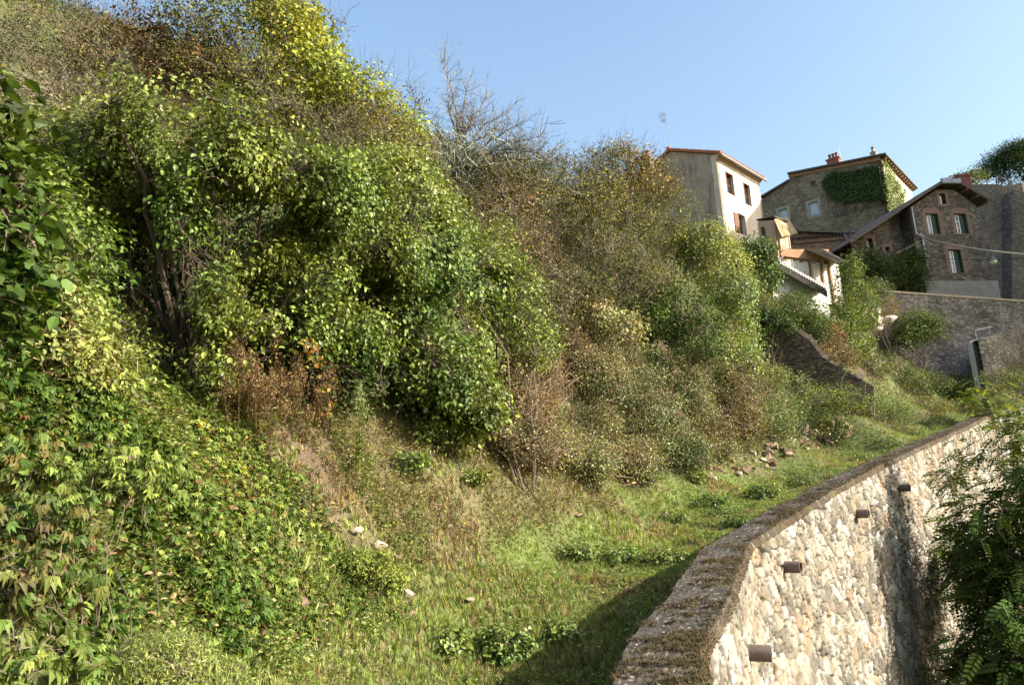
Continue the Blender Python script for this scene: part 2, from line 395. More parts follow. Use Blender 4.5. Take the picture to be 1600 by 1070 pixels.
# moss fibres
k = rng.choice(len(V), 50000, p=(lambda w_: w_/w_.sum())((moss*(cush > .4)*(S1 > 7)/(np.maximum(S1, 8)**1.2)))); 
b0 = V[k]+np.column_stack([rng.normal(0, .008, (len(k), 2)), np.zeros(len(k))]); L = rng.uniform(.018, .05, len(k))[:, None]
dr = unit(np.column_stack([rng.normal(0, .75, (len(k), 2)), np.ones(len(k))])); sd_ = unit(np.cross(dr, rng.normal(size=(len(k), 3))))*.0045
V3 = np.stack([b0-sd_, b0+sd_, b0+dr*L], 1).reshape(-1, 3)
tc = np.array([.09, .066, .042])*rng.uniform(.5, 1.5, (len(k), 1)); tc[rng.random(len(k)) < .12] = [.15, .15, .05]
mo = mesh_np('moss', V3, np.arange(len(V3)).reshape(-1, 3), MT['dry'], np.repeat(tc, 3, 0), wroot); mo['kind'] = 'stuff'
# drain pipes through the wall
pm = plain('clay_pipe', (.13, .095, .08), .7, .3, 12, bump=.3)
for (px, py, yy) in ((1168, 1019, 13.6), (1226, 885, 16.6), (1337, 802, 21.3), (1404, 762, 25.8), (1300, 690+70, 0)):
    if yy == 0: continue
    best = None
    for s_ in np.arange(10, 45, .05):
        p_, t_, n_ = wall_at(s_); c_ = np.array([p_[0]+n_[0]*.38, p_[1]+n_[1]*.38, 0]); 
        rr = ray(px, py); tt = c_[1]/rr[1]; e_ = abs(rr[0]*tt-c_[0])
        if best is None or e_ < best[0]: best = (e_, s_, tt*rr[2], n_, c_)
    _, s_, z_, n_, c_ = best; r_ = .105; Ln = .30
    n3 = np.array([n_[0], n_[1], -.03]); c_ = np.array([c_[0], c_[1], z_])-n3*.1
    a_ = np.array([-n_[1], n_[0], 0]); b_ = np.array([0, 0, 1.0]); V = []
    for (dd, rr_) in ((0, r_), (Ln+.1, r_), (Ln+.1, r_*.84), (.1, r_*.84)):
        for kk in range(20):
            an = kk*math.pi/10; V.append(c_+n3*dd+rr_*(math.cos(an)*a_+math.sin(an)*b_))
    mb = MB(); mb.add(V, [(j*20+kk, j*20+(kk+1) % 20, (j+1)*20+(kk+1) % 20, (j+1)*20+kk) for j in range(3) for kk in range(20)]+[tuple(60+kk for kk in range(20))])
    mb.build('drain_pipe', pm, wroot, smooth=False)

# ================================================================== HOUSES
class Wall:
    """a vertical plane through the point seen at (px,py) at depth d, running along azimuth az (degrees)"""
    def __init__(s, px, py, d, az, p0=None):
        s.o = P(px, py, d) if p0 is None else np.array(p0, float)
        a = R_(az); s.u = np.array([math.sin(a), math.cos(a), 0]); s.n = np.array([s.u[1], -s.u[0], 0])
        if s.n @ s.o > 0: s.n = -s.n                  # outward normal looks at the street side
    def uz(s, px, py):
        r = ray(px, py); t = (s.o @ s.n)/(r @ s.n); q = r*t
        return float((q-s.o) @ s.u), float(q[2]-s.o[2])
    def pt(s, u, z, out=0): return s.o+s.u*u+np.array([0, 0, z])+s.n*out
    def poly(s, pts): return [s.uz(*p) for p in pts]
    def slab(s, name, outline, holes, thick, mat, parent, out=0):
        bm = bmesh.new(); edges = []
        for loop in [outline]+holes:
            vs = [bm.verts.new(s.pt(u, z, out)-np.array(parent.location)) for u, z in loop]
            edges += [bm.edges.new((vs[i], vs[(i+1) % len(vs)])) for i in range(len(vs))]
        r = bmesh.ops.triangle_fill(bm, use_beauty=True, use_dissolve=False, edges=edges)
        ff = list(bm.faces); r = bmesh.ops.extrude_face_region(bm, geom=ff)
        vv = [g for g in r['geom'] if isinstance(g, bmesh.types.BMVert)]
        bmesh.ops.translate(bm, verts=vv, vec=Vector(-s.n*thick)); bmesh.ops.recalc_face_normals(bm, faces=bm.faces)
        me = bpy.data.meshes.new(name); bm.to_mesh(me); bm.free(); me.materials.append(mat)
        o = bpy.data.objects.new(name, me); COL.objects.link(o); o.parent = parent; return o
    def box(s, mb, u0, u1, z0, z1, o0, o1):
        c = [s.pt(u, z, o) for z in (z0, z1) for (u, o) in ((u0, o0), (u1, o0), (u1, o1), (u0, o1))]
        mb.hexa(c)
def rect(u0, u1, z0, z1): return [(u0, z0), (u1, z0), (u1, z1), (u0, z1)]
glass = NT('window_glass'); glass = glass.col((.02, .025, .03), .08, .6)
white = plain('white_paint', (.72, .74, .76), .5, .08)
def window(wl, root, r, sill=None, frame=white, mull=(1, 3), fw=.06, deep=.18, surround=None, sw=.16, curtain=None, pane=None, shutter=None):
    u0, u1, z0, z1 = r
    win = None
    mb = MB(); d0, d1 = -deep-.05, -deep
    for a, b, c, d in ((u0, u0+fw, z0, z1), (u1-fw, u1, z0, z1), (u0+fw, u1-fw, z0, z0+fw), (u0+fw, u1-fw, z1-fw, z1)): wl.box(mb, a, b, c, d, d0, d1)
    for i in range(mull[0]):
        c = u0+(u1-u0)*(i+1)/(mull[0]+1); wl.box(mb, c-fw*.45, c+fw*.45, z0+fw, z1-fw, d0, d1-.004)
    for i in range(mull[1]):
        c = z0+(z1-z0)*(i+1)/(mull[1]+1); wl.box(mb, u0+fw, u1-fw, c-fw*.25, c+fw*.25, d0+.005, d1-.008)
    win = mb.build('window', frame, root)
    g = MB(); wl.box(g, u0+.01, u1-.01, z0+.01, z1-.01, d0-.03, d0+.012); o = g.build('pane', pane or glass, root); o.parent = win; o.location = (0, 0, 0)
    if surround:
        g = MB(); n = int(round((z1-z0+.3)/.22))
        for sd in (0, 1):
            for i in range(n):
                ww = sw*(1.35 if i % 2 else .85); a = z0+(z1-z0+.3)*i/n; b = z0+(z1-z0+.3)*(i+1)/n-.012
                if sd == 0: wl.box(g, u0-ww, u0, a, b, -.1, .03)
                else: wl.box(g, u1, u1+ww, a, b, -.1, .03)
        wl.box(g, u0-.02, u1+.02, z1, z1+.28, -.1, .034)
        g.build('surround', surround, root)
        g = MB(); wl.box(g, u0-.2, u1+.2, z0-.13, z0-.004, -.12, .09); g.build('sill', surround, root)
    return win
def rng_rect(wl, x0, y0, x1, y1):                  # pixel box on a wall -> (u0,u1,z0,z1)
    ym = (y0+y1)/2; xm = (x0+x1)/2
    a = wl.uz(x0, ym)[0]; b = wl.uz(x1, ym)[0]; c = wl.uz(xm, y1)[1]; d = wl.uz(xm, y0)[1]
    return (min(a, b), max(a, b), min(c, d), max(c, d))

# ---- the pale rendered house above the thicket
tile = plain('clay_tile', (.33, .13, .08), .85, .35, 6, bump=.5)
render = NT('pale_render')
n_ = render.noise(render.obj(.8, .8, .25), 1.2, 6, .7); n2_ = render.noise(render.obj(), 5, 5)
c_ = render.ramp(n_, [(.3, (.46, .37, .29)), (.55, (.64, .54, .43)), (.8, (.72, .64, .53))])
c_ = render.mix(1.0, c_, render.ramp(n2_, [(.3, (.88,)*3), (.7, (1.05,)*3)]), 'MULTIPLY'); render.bump(n2_, .3, .02); render = render.col(c_, .9)
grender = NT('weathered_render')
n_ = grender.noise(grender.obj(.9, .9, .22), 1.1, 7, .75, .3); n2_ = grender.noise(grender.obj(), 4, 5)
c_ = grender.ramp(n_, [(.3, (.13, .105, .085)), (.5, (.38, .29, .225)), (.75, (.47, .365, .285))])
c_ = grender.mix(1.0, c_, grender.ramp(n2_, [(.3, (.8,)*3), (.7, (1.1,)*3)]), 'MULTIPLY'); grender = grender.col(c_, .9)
D1 = 56
side = Wall(1118, 241, D1, 43); gab = Wall(0, 0, 0, -47, p0=side.o)
h1 = thing('pale_house', 'tall pale rendered house with grey stained gable and low tiled roof on the ridge', 'house', side.pt(0, -8))
Ls = side.uz(1188, 300)[0]; ridge = 1.25; hw = abs(gab.uz(1047, 236)[0]); sg = 1 if gab.uz(1047, 236)[0] > 0 else -1
ridge = gab.uz(1047, 237)[1]; BH = -10
wins = [(1135, 272, 1146.5, 303), (1163, 289, 1173, 320), (1147.5, 336, 1154, 362), (1154.5, 336, 1165.5, 366)]
rc = [rng_rect(side, *q) for q in wins]
rc = [(a, b, c, d) for a, b, c, d in rc]
side.slab('side_wall', rect(0, Ls, BH, -.02), [rect(*r) for r in (rc[0], rc[1], rc[3])], .4, render, h1)
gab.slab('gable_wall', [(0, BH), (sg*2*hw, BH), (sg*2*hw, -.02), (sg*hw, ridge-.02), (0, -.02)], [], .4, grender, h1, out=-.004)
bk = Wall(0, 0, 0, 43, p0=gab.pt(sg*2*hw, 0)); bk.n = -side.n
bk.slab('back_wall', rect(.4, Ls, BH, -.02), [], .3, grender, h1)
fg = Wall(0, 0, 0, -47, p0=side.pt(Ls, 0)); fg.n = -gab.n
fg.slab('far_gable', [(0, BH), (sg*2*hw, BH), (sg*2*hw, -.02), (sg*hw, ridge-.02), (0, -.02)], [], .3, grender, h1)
rust = plain('rust_shutter', (.28, .10, .05), .8, .3, 8)
for i in (0, 1):
    a, b, c, d = rc[i]; w_ = window(side, h1, rc[i], frame=rust, mull=(0, 1), deep=.22)
    g = MB(); side.box(g, a-.03, a+.05, c, d, -.2, .03); side.box(g, a, b, d-.04, d+.02, -.3, .02); g.build('shutter', rust, h1)
window(side, h1, rc[3], frame=plain('grey_door', (.25, .2, .16), .8), mull=(0, 0), deep=.3)
a, b, c, d = rc[2]; g = MB(); side.box(g, a, b, c, d+.1, .02, .07); g.build('shutter', plain('brown_shutter', (.16, .08, .05), .8), h1)
# cornice of little tiles under the eave, gutter, roof
g = MB(); side.box(g, -.05, Ls+.1, -.14, -.03, 0, .30); side.box(g, -.03, Ls+.08, -.34, -.26, 0, .12)
u = 0
while u < Ls: side.box(g, u, u+.13, -.256, -.145, 0, .22); u += .26
g.build('cornice', plain('cornice_tile', (.62, .45, .32), .85), h1)
g = MB(); pe = side.pt(0, 0); 
def roofpt(v, u, dz=0):      # v across from the side wall (0) to the back (2hw), u along
    z = ridge*(1-abs(v-hw)/hw); q = side.pt(u, 0)+gab.u*sg*v; return q+np.array([0, 0, z+dz])
g.prism([roofpt(-.45, -.18, .02), roofpt(hw, -.18, .02), roofpt(hw, -.18, .09), roofpt(-.45, -.18, .09)], side.u*(Ls+.36))
g.prism([roofpt(hw+.003, -.18, .02), roofpt(2*hw+.4, -.18, .02), roofpt(2*hw+.4, -.18, .16), roofpt(hw+.003, -.18, .16)], side.u*(Ls+.36))
rf = g.build('roof', tile, h1)
g = MB()
for v0, v1 in ((-.47, hw), (hw, 2*hw+.4)):           # round rake and field tiles
    for u in np.arange(-.12, Ls+.2, .24):
        nseg = 14
        g.tube([roofpt(v0+(v1-v0)*k/nseg, u, .17) for k in range(nseg+1)], [.085+.02*(k % 2) for k in range(nseg+1)], 6)
g.tube([roofpt(hw, u, .2) for u in np.linspace(-.25, Ls+.25, 30)], .13, 8)
o = g.build('ridge_and_tiles', tile, h1); o.parent = rf; o.location = (0, 0, 0)
g = MB(); g.tube([roofpt(-.52, -.2, .0), roofpt(-.52, Ls+.3, -.04)], .075, 8); g.build('gutter', plain('zinc', (.30, .29, .28), .5), h1)
cp = P(1015, 243, 58.5); g = MB(); a_, b_ = side.u*.55, gab.u*.4
def chim(cp, a_, b_, h, root, mat, pots=0, potm=None, potd=.13, cap=True):
    g = MB(); c4 = [cp-a_-b_, cp+a_-b_, cp+a_+b_, cp-a_+b_]
    g.hexa([c+np.array([0, 0, -2.2]) for c in c4]+[c+np.array([0, 0, h]) for c in c4])
    if cap:
        g.hexa([cp+(c-cp)*1.16+np.array([0, 0, h+.003]) for c in c4]+[cp+(c-cp)*1.16+np.array([0, 0, h+.14]) for c in c4])
    o = g.build('chimney', mat, root)
    for k in range(pots):
        q = cp+a_*(((k+.5)/pots)*2-1)*.85+np.array([0, 0, h+.14]); g = MB()
        g.tube([q, q+[0, 0, .12], q+[0, 0, .13], q+[0, 0, .5], q+[0, 0, .51], q+[0, 0, .6]], [potd*1.2, potd*1.2, potd, potd*.85, potd*1.15, potd*1.1], 10)
        p_ = g.build('pot', potm or tile, root, True); p_.parent = o; p_.location = (0, 0, 0)
    return o
chim(P(1013, 250, 58.5), a_*.5, b_*.7, 0, h1, grender, 1, tile, .17)
g = MB(); ap = gab.pt(sg*hw, ridge+.1, -.2); tp = P(1040, 168, 56.8); tp = np.array([ap[0]-.25, ap[1], tp[2]+1.0])
g.tube([ap, (ap+tp)/2+[.01, 0, 0], tp], .022, 6)
for dz, L in ((-.05, .45), (-.25, .55), (-.55, .35), (-.7, .3)):
    q = tp+[0, 0, dz]; g.tube([q-gab.u*L*.2, q+gab.u*L], .012, 4)
    for k in range(5): m_ = q+gab.u*L*(k/4.5-.1); g.tube([m_-side.u*.28, m_+side.u*.28], .009, 4)
g.build('antenna', plain('antenna_metal', (.14, .13, .13), .5), h1)

# ---- the ivy clad stone house
ruf = [(.13, .10, .075), (.24, .18, .125), (.33, .26, .18), (.20, .14, .09), (.38, .31, .23)]
stoneA = rubble_mat('rubble_tan', ruf, (.21, .17, .125), (2.6, 2.6, 6.5), .35)
D2 = 78
fr = Wall(1376, 246, D2, -50); sd2 = Wall(0, 0, 0, 40, p0=fr.o)
if sd2.n[0] < 0: sd2.n = -sd2.n
h2 = thing('stone_house', 'broad rubble stone house with ivy over its upper corner, behind the pale house', 'house', fr.pt(0, -12))
out2 = fr.poly([(1376, 248), (1234, 276), (1232, 284), (1184, 316), (1178, 420), (1386, 420)]); out2[-1] = (0, out2[-1][1]); out2[0] = (0, -.02)
w2 = [rng_rect(fr, 1217, 327, 1231, 341), rng_rect(fr, 1264, 316, 1279, 336), rng_rect(fr, 1267, 283, 1275, 291)]
fr.slab('front_wall', out2, [rect(*r) for r in w2], .5, stoneA, h2)
bl = plain('pale_blue_frame', (.55, .62, .68), .5, .1); curt = plain('net_curtain', (.50, .56, .62), .6, .1)
for r in w2[:2]:
    window(fr, h2, r, frame=bl, mull=(1, 3), deep=.15, fw=.05, pane=curt)
    a, b, c, d = r; g = MB(); greyst = plain('dressed_stone', (.30, .27, .23), .9)
    fr.box(g, a-.28, a, c-.3, d+.3, -.3, .02); fr.box(g, b, b+.28, c-.3, d+.3, -.3, .02); fr.box(g, a, b, d, d+.3, -.3, .022); fr.box(g, a, b, c-.3, c, -.3, .03)
    g.build('surround', greyst, h2)
window(fr, h2, w2[2], frame=rust, mull=(0, 0), deep=.2)
L2 = sd2.uz(1425, 302)[0]
sd2.slab('side_wall', rect(.5, L2, -12, -.02), [], .4, render, h2); 
g = MB(); sd2.box(g, 0, .5, -12, -.02, -.4, .003); g.build('corner_stones', stoneA, h2)
# roof: slab following the eave line of the front, running back
e0 = fr.uz(1232, 274); e0 = (e0[0], e0[1]); l0 = fr.uz(1185, 311)
slate = plain('dark_slate', (.09, .075, .065), .8, .4, 5, bump=.5); vv = sd2.u
g = MB(); g.prism([fr.pt(-.6, .02, .35), fr.pt(e0[0], e0[1]+.02, .35), fr.pt(e0[0], e0[1]+.22, .35), fr.pt(-.6, .2, .35)], vv*(L2+.9)-fr.n*0)
rf = g.build('roof', slate, h2)
g = MB(); g.prism([fr.pt(e0[0]-.01, e0[1]-.75, .25), fr.pt(l0[0]-.3, l0[1]+.0, .25), fr.pt(l0[0]-.3, l0[1]+.18, .25), fr.pt(e0[0]-.01, e0[1]-.52, .25)], vv*(L2))
g.build('lower_roof', slate, h2)
g = MB(); fr.box(g, e0[0]+.15, -.1, -1, -.9, 0, 0.01); 
g = MB(); g.prism([fr.pt(.02, -.32, .005), fr.pt(e0[0], e0[1]-.30, .005), fr.pt(e0[0], e0[1]+.02, .005), fr.pt(.02, .1, .005)], fr.n*.10); g.build('eave_board', plain('eave_brown', (.30, .16, .09), .8), h2)
rw_ = plain('old_wood', (.30, .19, .10), .85)
for k in range(14): 
    g = MB(); u = .3+(L2-.3)*k/13; q = sd2.pt(u, -.02, .02); g.hexa([q+sd2.n*a+sd2.u*b+np.array([0, 0, c]) for c in (-.22, 0) for a, b in ((0, 0), (.42, 0), (.42, .13), (0, .13))]); g.build('rafter_end', rw_, h2)
brick = plain('old_brick', (.26, .10, .075), .9, .35, 10, bump=.5)
chim(fr.pt(fr.uz(1300, 262)[0], fr.uz(1300, 262)[1], -1.0)+[0, 0, -.0], fr.u*.62, sd2.u*.4, 1.15, h2, brick, 3, brick, .15)
chim(fr.pt(fr.uz(1361, 244)[0], fr.uz(1361, 244)[1], -1.2)+[0, 0, .35], fr.u*.26, sd2.u*.24, .3, h2, plain('grey_render', (.35, .3, .26), .9), 1, greyst, .17)
g = MB(); q = fr.pt(fr.uz(1312, 258)[0], fr.uz(1312, 258)[1], -.8); g.tube([q, q+[0, 0, 2.3]], .02, 5)
for dz in (2.2, 1.9, .5): g.tube([q+[-.2, 0, dz], q+[.2, 0, dz+.02]], .012, 4)
g.build('antenna', white, h2)

# ---- the low wing with a corrugated roof between the houses
lw = Wall(1326, 367, 62, 96)
h3 = thing('low_annex', 'low brown stone annex with dark corrugated roof edge between shed and gabled house', 'annex', lw.pt(0, -5))
o_ = lw.poly([(1327, 368), (1236, 363), (1236, 440), (1327, 440)])
lw.slab('front_wall', o_, [], .4, rubble_mat('rubble_rust', [(.20, .12, .075), (.30, .20, .12), (.24, .17, .12), (.36, .26, .17)], (.2, .14, .09), (2.6, 2.6, 7), .3), h3)
g = MB(); a = o_[0]; b = o_[1]; up = np.array([0, 0, 1.0])
g.prism([lw.pt(a[0]+.3, a[1]+.02, .35), lw.pt(b[0]-.3, b[1]+.02, .35), lw.pt(b[0]-.3, b[1]+.10, .35), lw.pt(a[0]+.3, a[1]+.10, .35)], -lw.n*5+up*1.5)
rf = g.build('roof', slate, h3)
g = MB(); uu = a[0]+.3
while uu > b[0]-.3: 
    g.tube([lw.pt(uu, a[1]+.06, .40), lw.pt(uu, a[1]+1.55, -4.6)], .075, 6); uu -= .26
o = g.build('roof_rolls', slate, h3); o.parent = rf; o.location = (0, 0, 0)
g = MB(); lw.box(g, b[0], a[0], a[1]-.32, a[1]-.02, .004, .12); g.build('eave_board', plain('eave_board', (.22, .13, .08), .8), h3)
g = MB(); p1 = lw.uz(1321, 369); p2 = lw.uz(1327, 402); g.tube([lw.pt(p1[0]-.2, p1[1], .4), lw.pt(p1[0], p1[1]-.15, .15), lw.pt(p2[0], p2[1], .15), lw.pt(p2[0], p2[1]-2, .15)], .055, 8)
g.build('downpipe', plain('zinc_pipe', (.5, .52, .55), .45, .1), h3, True)

# ---- the gabled stone house with brick window surrounds
D4 = 57
g4 = Wall(1462, 292, D4, 80)
h4 = thing('gabled_stone_house', 'dark stone house with pink brick window surrounds and clipped gable', 'house', g4.pt(0, -9))
stoneB = rubble_mat('rubble_purple', [(.10, .08, .067), (.18, .14, .115), (.26, .21, .17), (.14, .11, .092), (.34, .28, .225)], (.10, .085, .07), (2.8, 2.8, 6.5), .35)
pink = plain('pink_brick', (.24, .15, .12), .9, .3, 14, bump=.4)
wq = [(1447.5, 334, 1468, 365), (1492, 334, 1512, 365), (1483.5, 390, 1504, 426), (1468, 303, 1477.5, 319)]
r4 = [rng_rect(g4, *q) for q in wq]
main = g4.poly([(1421, 327), (1462, 294), (1488, 296), (1532, 330), (1536, 400), (1548, 441), (1439, 441), (1421, 400)])
ul, ur = main[0][0], g4.uz(1533, 360)[0]; zb = g4.uz(1490, 441)[1]
zl = g4.uz(1421, 325)[1]; zr = g4.uz(1534, 322)[1]
main = [(ul, zb), (ur, zb), (ur, zr), g4.uz(1490, 296), g4.uz(1463, 296), (ul, zl)]
g4.slab('front_wall', main, [rect(*r) for r in r4], .45, stoneB, h4)
dk = plain('dark_green_frame', (.03, .05, .03), .6)
for r in r4[:3]:
    a, b, c, d = r; m_ = a+(b-a)*.56
    window(g4, h4, (a, m_, c, d), frame=white, mull=(1, 2), deep=.2, fw=.09, pane=glass)
    g = MB(); g4.box(g, m_+.01, b, c, d, -.25, -.16); g4.box(g, b-.09, b, c, d, -.155, .02); g.build('shutter', dk, h4)
    n = int((d-c)/.2); g = MB()
    for sd in (0, 1):
        for i in range(n+2):
            ww = .34 if i % 2 else .22; z0_ = c-.1+(d-c+.35)*i/(n+2); z1_ = c-.1+(d-c+.35)*(i+1)/(n+2)-.014
            g4.box(g, *((a-ww, a) if sd == 0 else (b, b+ww)), z0_, z1_, -.1, .03)
    g4.box(g, a-.1, b+.1, d+.252, d+.4, -.1, .04); g4.box(g, a+.001, b-.001, d, d+.25, -.1, .032); g.build('surround', pink, h4)
a, b, c, d = r4[3]; window(g4, h4, r4[3], frame=dk, mull=(0, 0), deep=.15)
g = MB(); g4.box(g, a-.22, a, c-.15, d+.2, -.1, .03); g4.box(g, b, b+.22, c-.15, d+.2, -.1, .03); g4.box(g, a, b, d, d+.2, -.1, .032); g4.box(g, a, b, c-.2, c, -.1, .034); g.build('surround', pink, h4)
# set-back left wing under the long catslide roof
wing = Wall(0, 0, 0, 80, p0=g4.pt(0, 0, -1.2))
wl_ = wing.uz(1329, 379); 
q = [wing.uz(1329, 440), (ul+.2, wing.uz(1400, 440)[1]), (ul+.2, wing.uz(1425, 325)[1]), wing.uz(1329, 381)]
q[0] = (q[3][0], q[1][1]); sw_ = [rng_rect(wing, 1355, 373, 1364, 391), rng_rect(wing, 1383, 386, 1390, 393)]
wing.slab('wing_wall', q, [rect(*r) for r in sw_], .4, stoneB, h4)
for r in sw_:
    window(wing, h4, r, frame=dk, mull=(0, 0), deep=.2); a, b, c, d = r
    g = MB(); wing.box(g, a-.2, a, c, d+.25, -.1, .03); wing.box(g, a, b+.0, d, d+.25, -.1, .033); wing.box(g, b, b+.2, c, d+.25, -.1, .03); g.build('surround', pink, h4)
# roof planes: left long slope, clipped hip, right slope
tilebr = plain('brown_tile', (.115, .08, .066), .85, .35, 6, bump=.5)
TL = g4.uz(1322, 383); T1 = g4.uz(1463, 290); T2 = g4.uz(1491, 290); TR = g4.uz(1540, 318)
bkv = -g4.n
def rp(u, z, o): return g4.pt(u, z, o)
g = MB(); th = .13
g.prism([rp(TL[0], TL[1], .5), rp(T1[0], T1[1], .5), rp(T1[0], T1[1]+th, .5), rp(TL[0], TL[1]+th, .5)], bkv*9)
g.prism([rp(T2[0], T2[1], .5), rp(TR[0], TR[1], .5), rp(TR[0], TR[1]+th, .5), rp(T2[0], T2[1]+th, .5)], bkv*9)
g.prism([rp(T1[0]+.003, T1[1]-.02, .3), rp(T2[0]-.003, T2[1]-.02, .3), rp(T2[0]-.003, T2[1]+.1, .3), rp((T1[0]+T2[0])/2, T1[1]+.5, .3), rp(T1[0]+.003, T1[1]+.1, .3)], bkv*8.8)
rf = g.build('roof', tilebr, h4)
g = MB(); g.hexa([rp(T1[0], T1[1]-.1, .5), rp(T2[0], T2[1]-.1, .5), rp(T2[0], T2[1]-.1, .72), rp(T1[0], T1[1]-.1, .72), rp(T1[0], T1[1]+.35, .45), rp(T2[0], T2[1]+.35, .45), rp(T2[0], T2[1]+.25, .72), rp(T1[0], T1[1]+.25, .72)])
g.build('hip_gutter', plain('slate_grey', (.33, .35, .4), .6), h4)
g = MB()
for (A_, B_) in ((TL, T1), (T2, TR)): g.prism([rp(A_[0], A_[1]-.08, .504), rp(B_[0], B_[1]-.08, .504), rp(B_[0], B_[1]+.09, .504), rp(A_[0], A_[1]+.09, .504)], g4.n*.06)
g.build('verge_board', plain('verge_brown', (.115, .08, .066), .7), h4)
bw_ = plain('bracket_wood', (.17, .11, .08), .8)
for t in (.25, .6, .92):
    u = T2[0]+(TR[0]-T2[0])*t; z = T2[1]+(TR[1]-T2[1])*t; g = MB(); g4.box(g, u-.09, u+.09, z-.2, z-.085, -.4, .48); g.build('bracket', bw_, h4)
bodyb = Wall(0, 0, 0, 80, p0=g4.pt(0, 0, -8.5)); g = MB()
g.prism([g4.pt(ur, zb, -.45), g4.pt(ur, zb, -8.5), g4.pt(ur, zr, -8.5), g4.pt(ur, zr, -.45)], -g4.u*.4)
g.prism([g4.pt(q[3][0], zb, -1.6), g4.pt(q[3][0], zb, -8.5), g4.pt(q[3][0], q[3][1], -8.5), g4.pt(q[3][0], q[3][1], -1.6)], g4.u*.4)
g.prism([g4.pt(ul, zb, -.45), g4.pt(ul, zb, -1.2), g4.pt(ul, zl, -1.2), g4.pt(ul, zl, -.45)], g4.u*.4)
g.prism([g4.pt(u, z, -8.5) for u, z in [(q[3][0], zb), (ur, zb), (ur, zr), T2, T1, (q[3][0], q[3][1])]], bkv*.4)
g.build('side_walls', stoneB, h4)
g = MB(); a = g4.uz(1421, 326); b = g4.uz(1429, 367); g.tube([g4.pt(a[0]+.1, a[1], .1), g4.pt(a[0]+.12, b[1], .1), g4.pt(a[0]+.55, b[1]-.1, .1), g4.pt(a[0]+.55, b[1]-3, .1)], .06, 8)
g.build('downpipe', plain('zinc_pipe_pale', (.5, .54, .6), .45, .1), h4, True)
g = MB(); a = g4.uz(1452, 441); b = g4.uz(1548, 441); g4.box(g, a[0]-.6, ur+.25, zb-5, zb-.003, -.3, .35); g.build('plinth', plain('plinth_render', (.24, .22, .2), .9, .2, 1.5), h4)
g = MB(); c0 = g4.uz(1400, 398); c1 = g4.uz(1432, 382); g.prism([g4.pt(c0[0], c0[1], .0), g4.pt(c1[0], c1[1], 0), g4.pt(c1[0], c1[1]+.15, 0), g4.pt(c0[0], c0[1]+.15, 0)], -g4.n*1.1)
g.build('porch_roof', pink, h4)
chim(P(1502, 283, 63), g4.u*.55, bkv*.4, .25, h4, brick, 0)

# ---- castle wall at the right edge
cw = Wall(1536, 300, 66, 72)
h5 = thing('castle_wall', 'huge brown medieval stone wall rising behind the gabled house', 'castle wall', cw.pt(0, -14))
cm = rubble_mat('castle_stone', [(.19, .15, .125), (.27, .22, .18), (.36, .30, .25), (.23, .185, .15)], (.15, .125, .10), (3, 3, 7), .3)
o_ = cw.poly([(1496, 500), (1496, 292), (1512, 288), (1558, 288), (1570, 291), (1600, 285), (1680, 284), (1680, 530)])
cw.slab('curtain_wall', o_, [], 2.2, cm, h5)
nich = rng_rect(cw, 1572, 306, 1600, 322); g = MB(); cw.box(g, nich[0], nich[1]+3, nich[2]-.3, nich[3], .0, .8); g.build('corbel', cm, h5)
bt = cw.poly([(1566, 500), (1566, 310), (1640, 310), (1640, 520)]); cw.slab('buttress', bt, [], .9, cm, h5, out=.9)

ew = Wall(0, 0, 0, 161, p0=(50.5, 62, cw.o[2])); ew.n = np.array([-abs(ew.u[1]), -ew.u[0]*np.sign(ew.u[1]), 0])
ew.slab('unseen_shade_curtain', [(0, -14), (31, -14), (31, 17), (24, 16.5), (18, 17.5), (9, 16), (3, 15), (0, 9)], [], 2, cm, h5)  # out-of-view curtain added and sized to shade the gabled house and terrace

# ---- terrace retaining wall below the gabled house
tw = Wall(1385, 457, 50, 76)
h6 = thing('terrace_wall', 'long grey stone terrace wall with pale capping below the gabled house', 'wall', tw.pt(0, -6))
L6 = tw.uz(1640, 500)[0]; zR = tw.uz(1600, 472)[1]; u6 = tw.uz(1600, 472)[0]; k6 = zR/u6
ms = rubble_mat('terrace_stone', [(.22, .195, .17), (.33, .29, .25), (.44, .39, .33), (.16, .14, .12)], (.12, .105, .09), (2.5, 2.5, 6), .45)
tw.slab('stone_face', [(-1.5, -7), (L6, -7), (L6, L6*k6), (-1.5, -1.5*k6)], [], .6, ms, h6)
g = MB(); g.prism([tw.pt(-1.5, -1.5*k6+.003, .06), tw.pt(L6, L6*k6+.003, .06), tw.pt(L6, L6*k6+.14, .06), tw.pt(-1.5, -1.5*k6+.14, .06)], -tw.n*.55); g.build('capping', plain('capping', (.42, .33, .25), .9), h6)
# terrace ground behind it
g = MB(); A_ = [tw.pt(-3, -.5, -.5), tw.pt(L6+4, L6*k6-.5, -.5), tw.pt(L6+4, L6*k6-.3, -20), tw.pt(-3, .3, -20)]
g.add(A_+[a-[0, 0, 7.] for a in A_], [(0, 1, 2, 3), (7, 6, 5, 4), (0, 4, 5, 1), (1, 5, 6, 2), (2, 6, 7, 3), (3, 7, 4, 0)])
tag(g.build('terrace_ground', plain('terrace_earth', (.11, .11, .05), .95)), kind='structure')

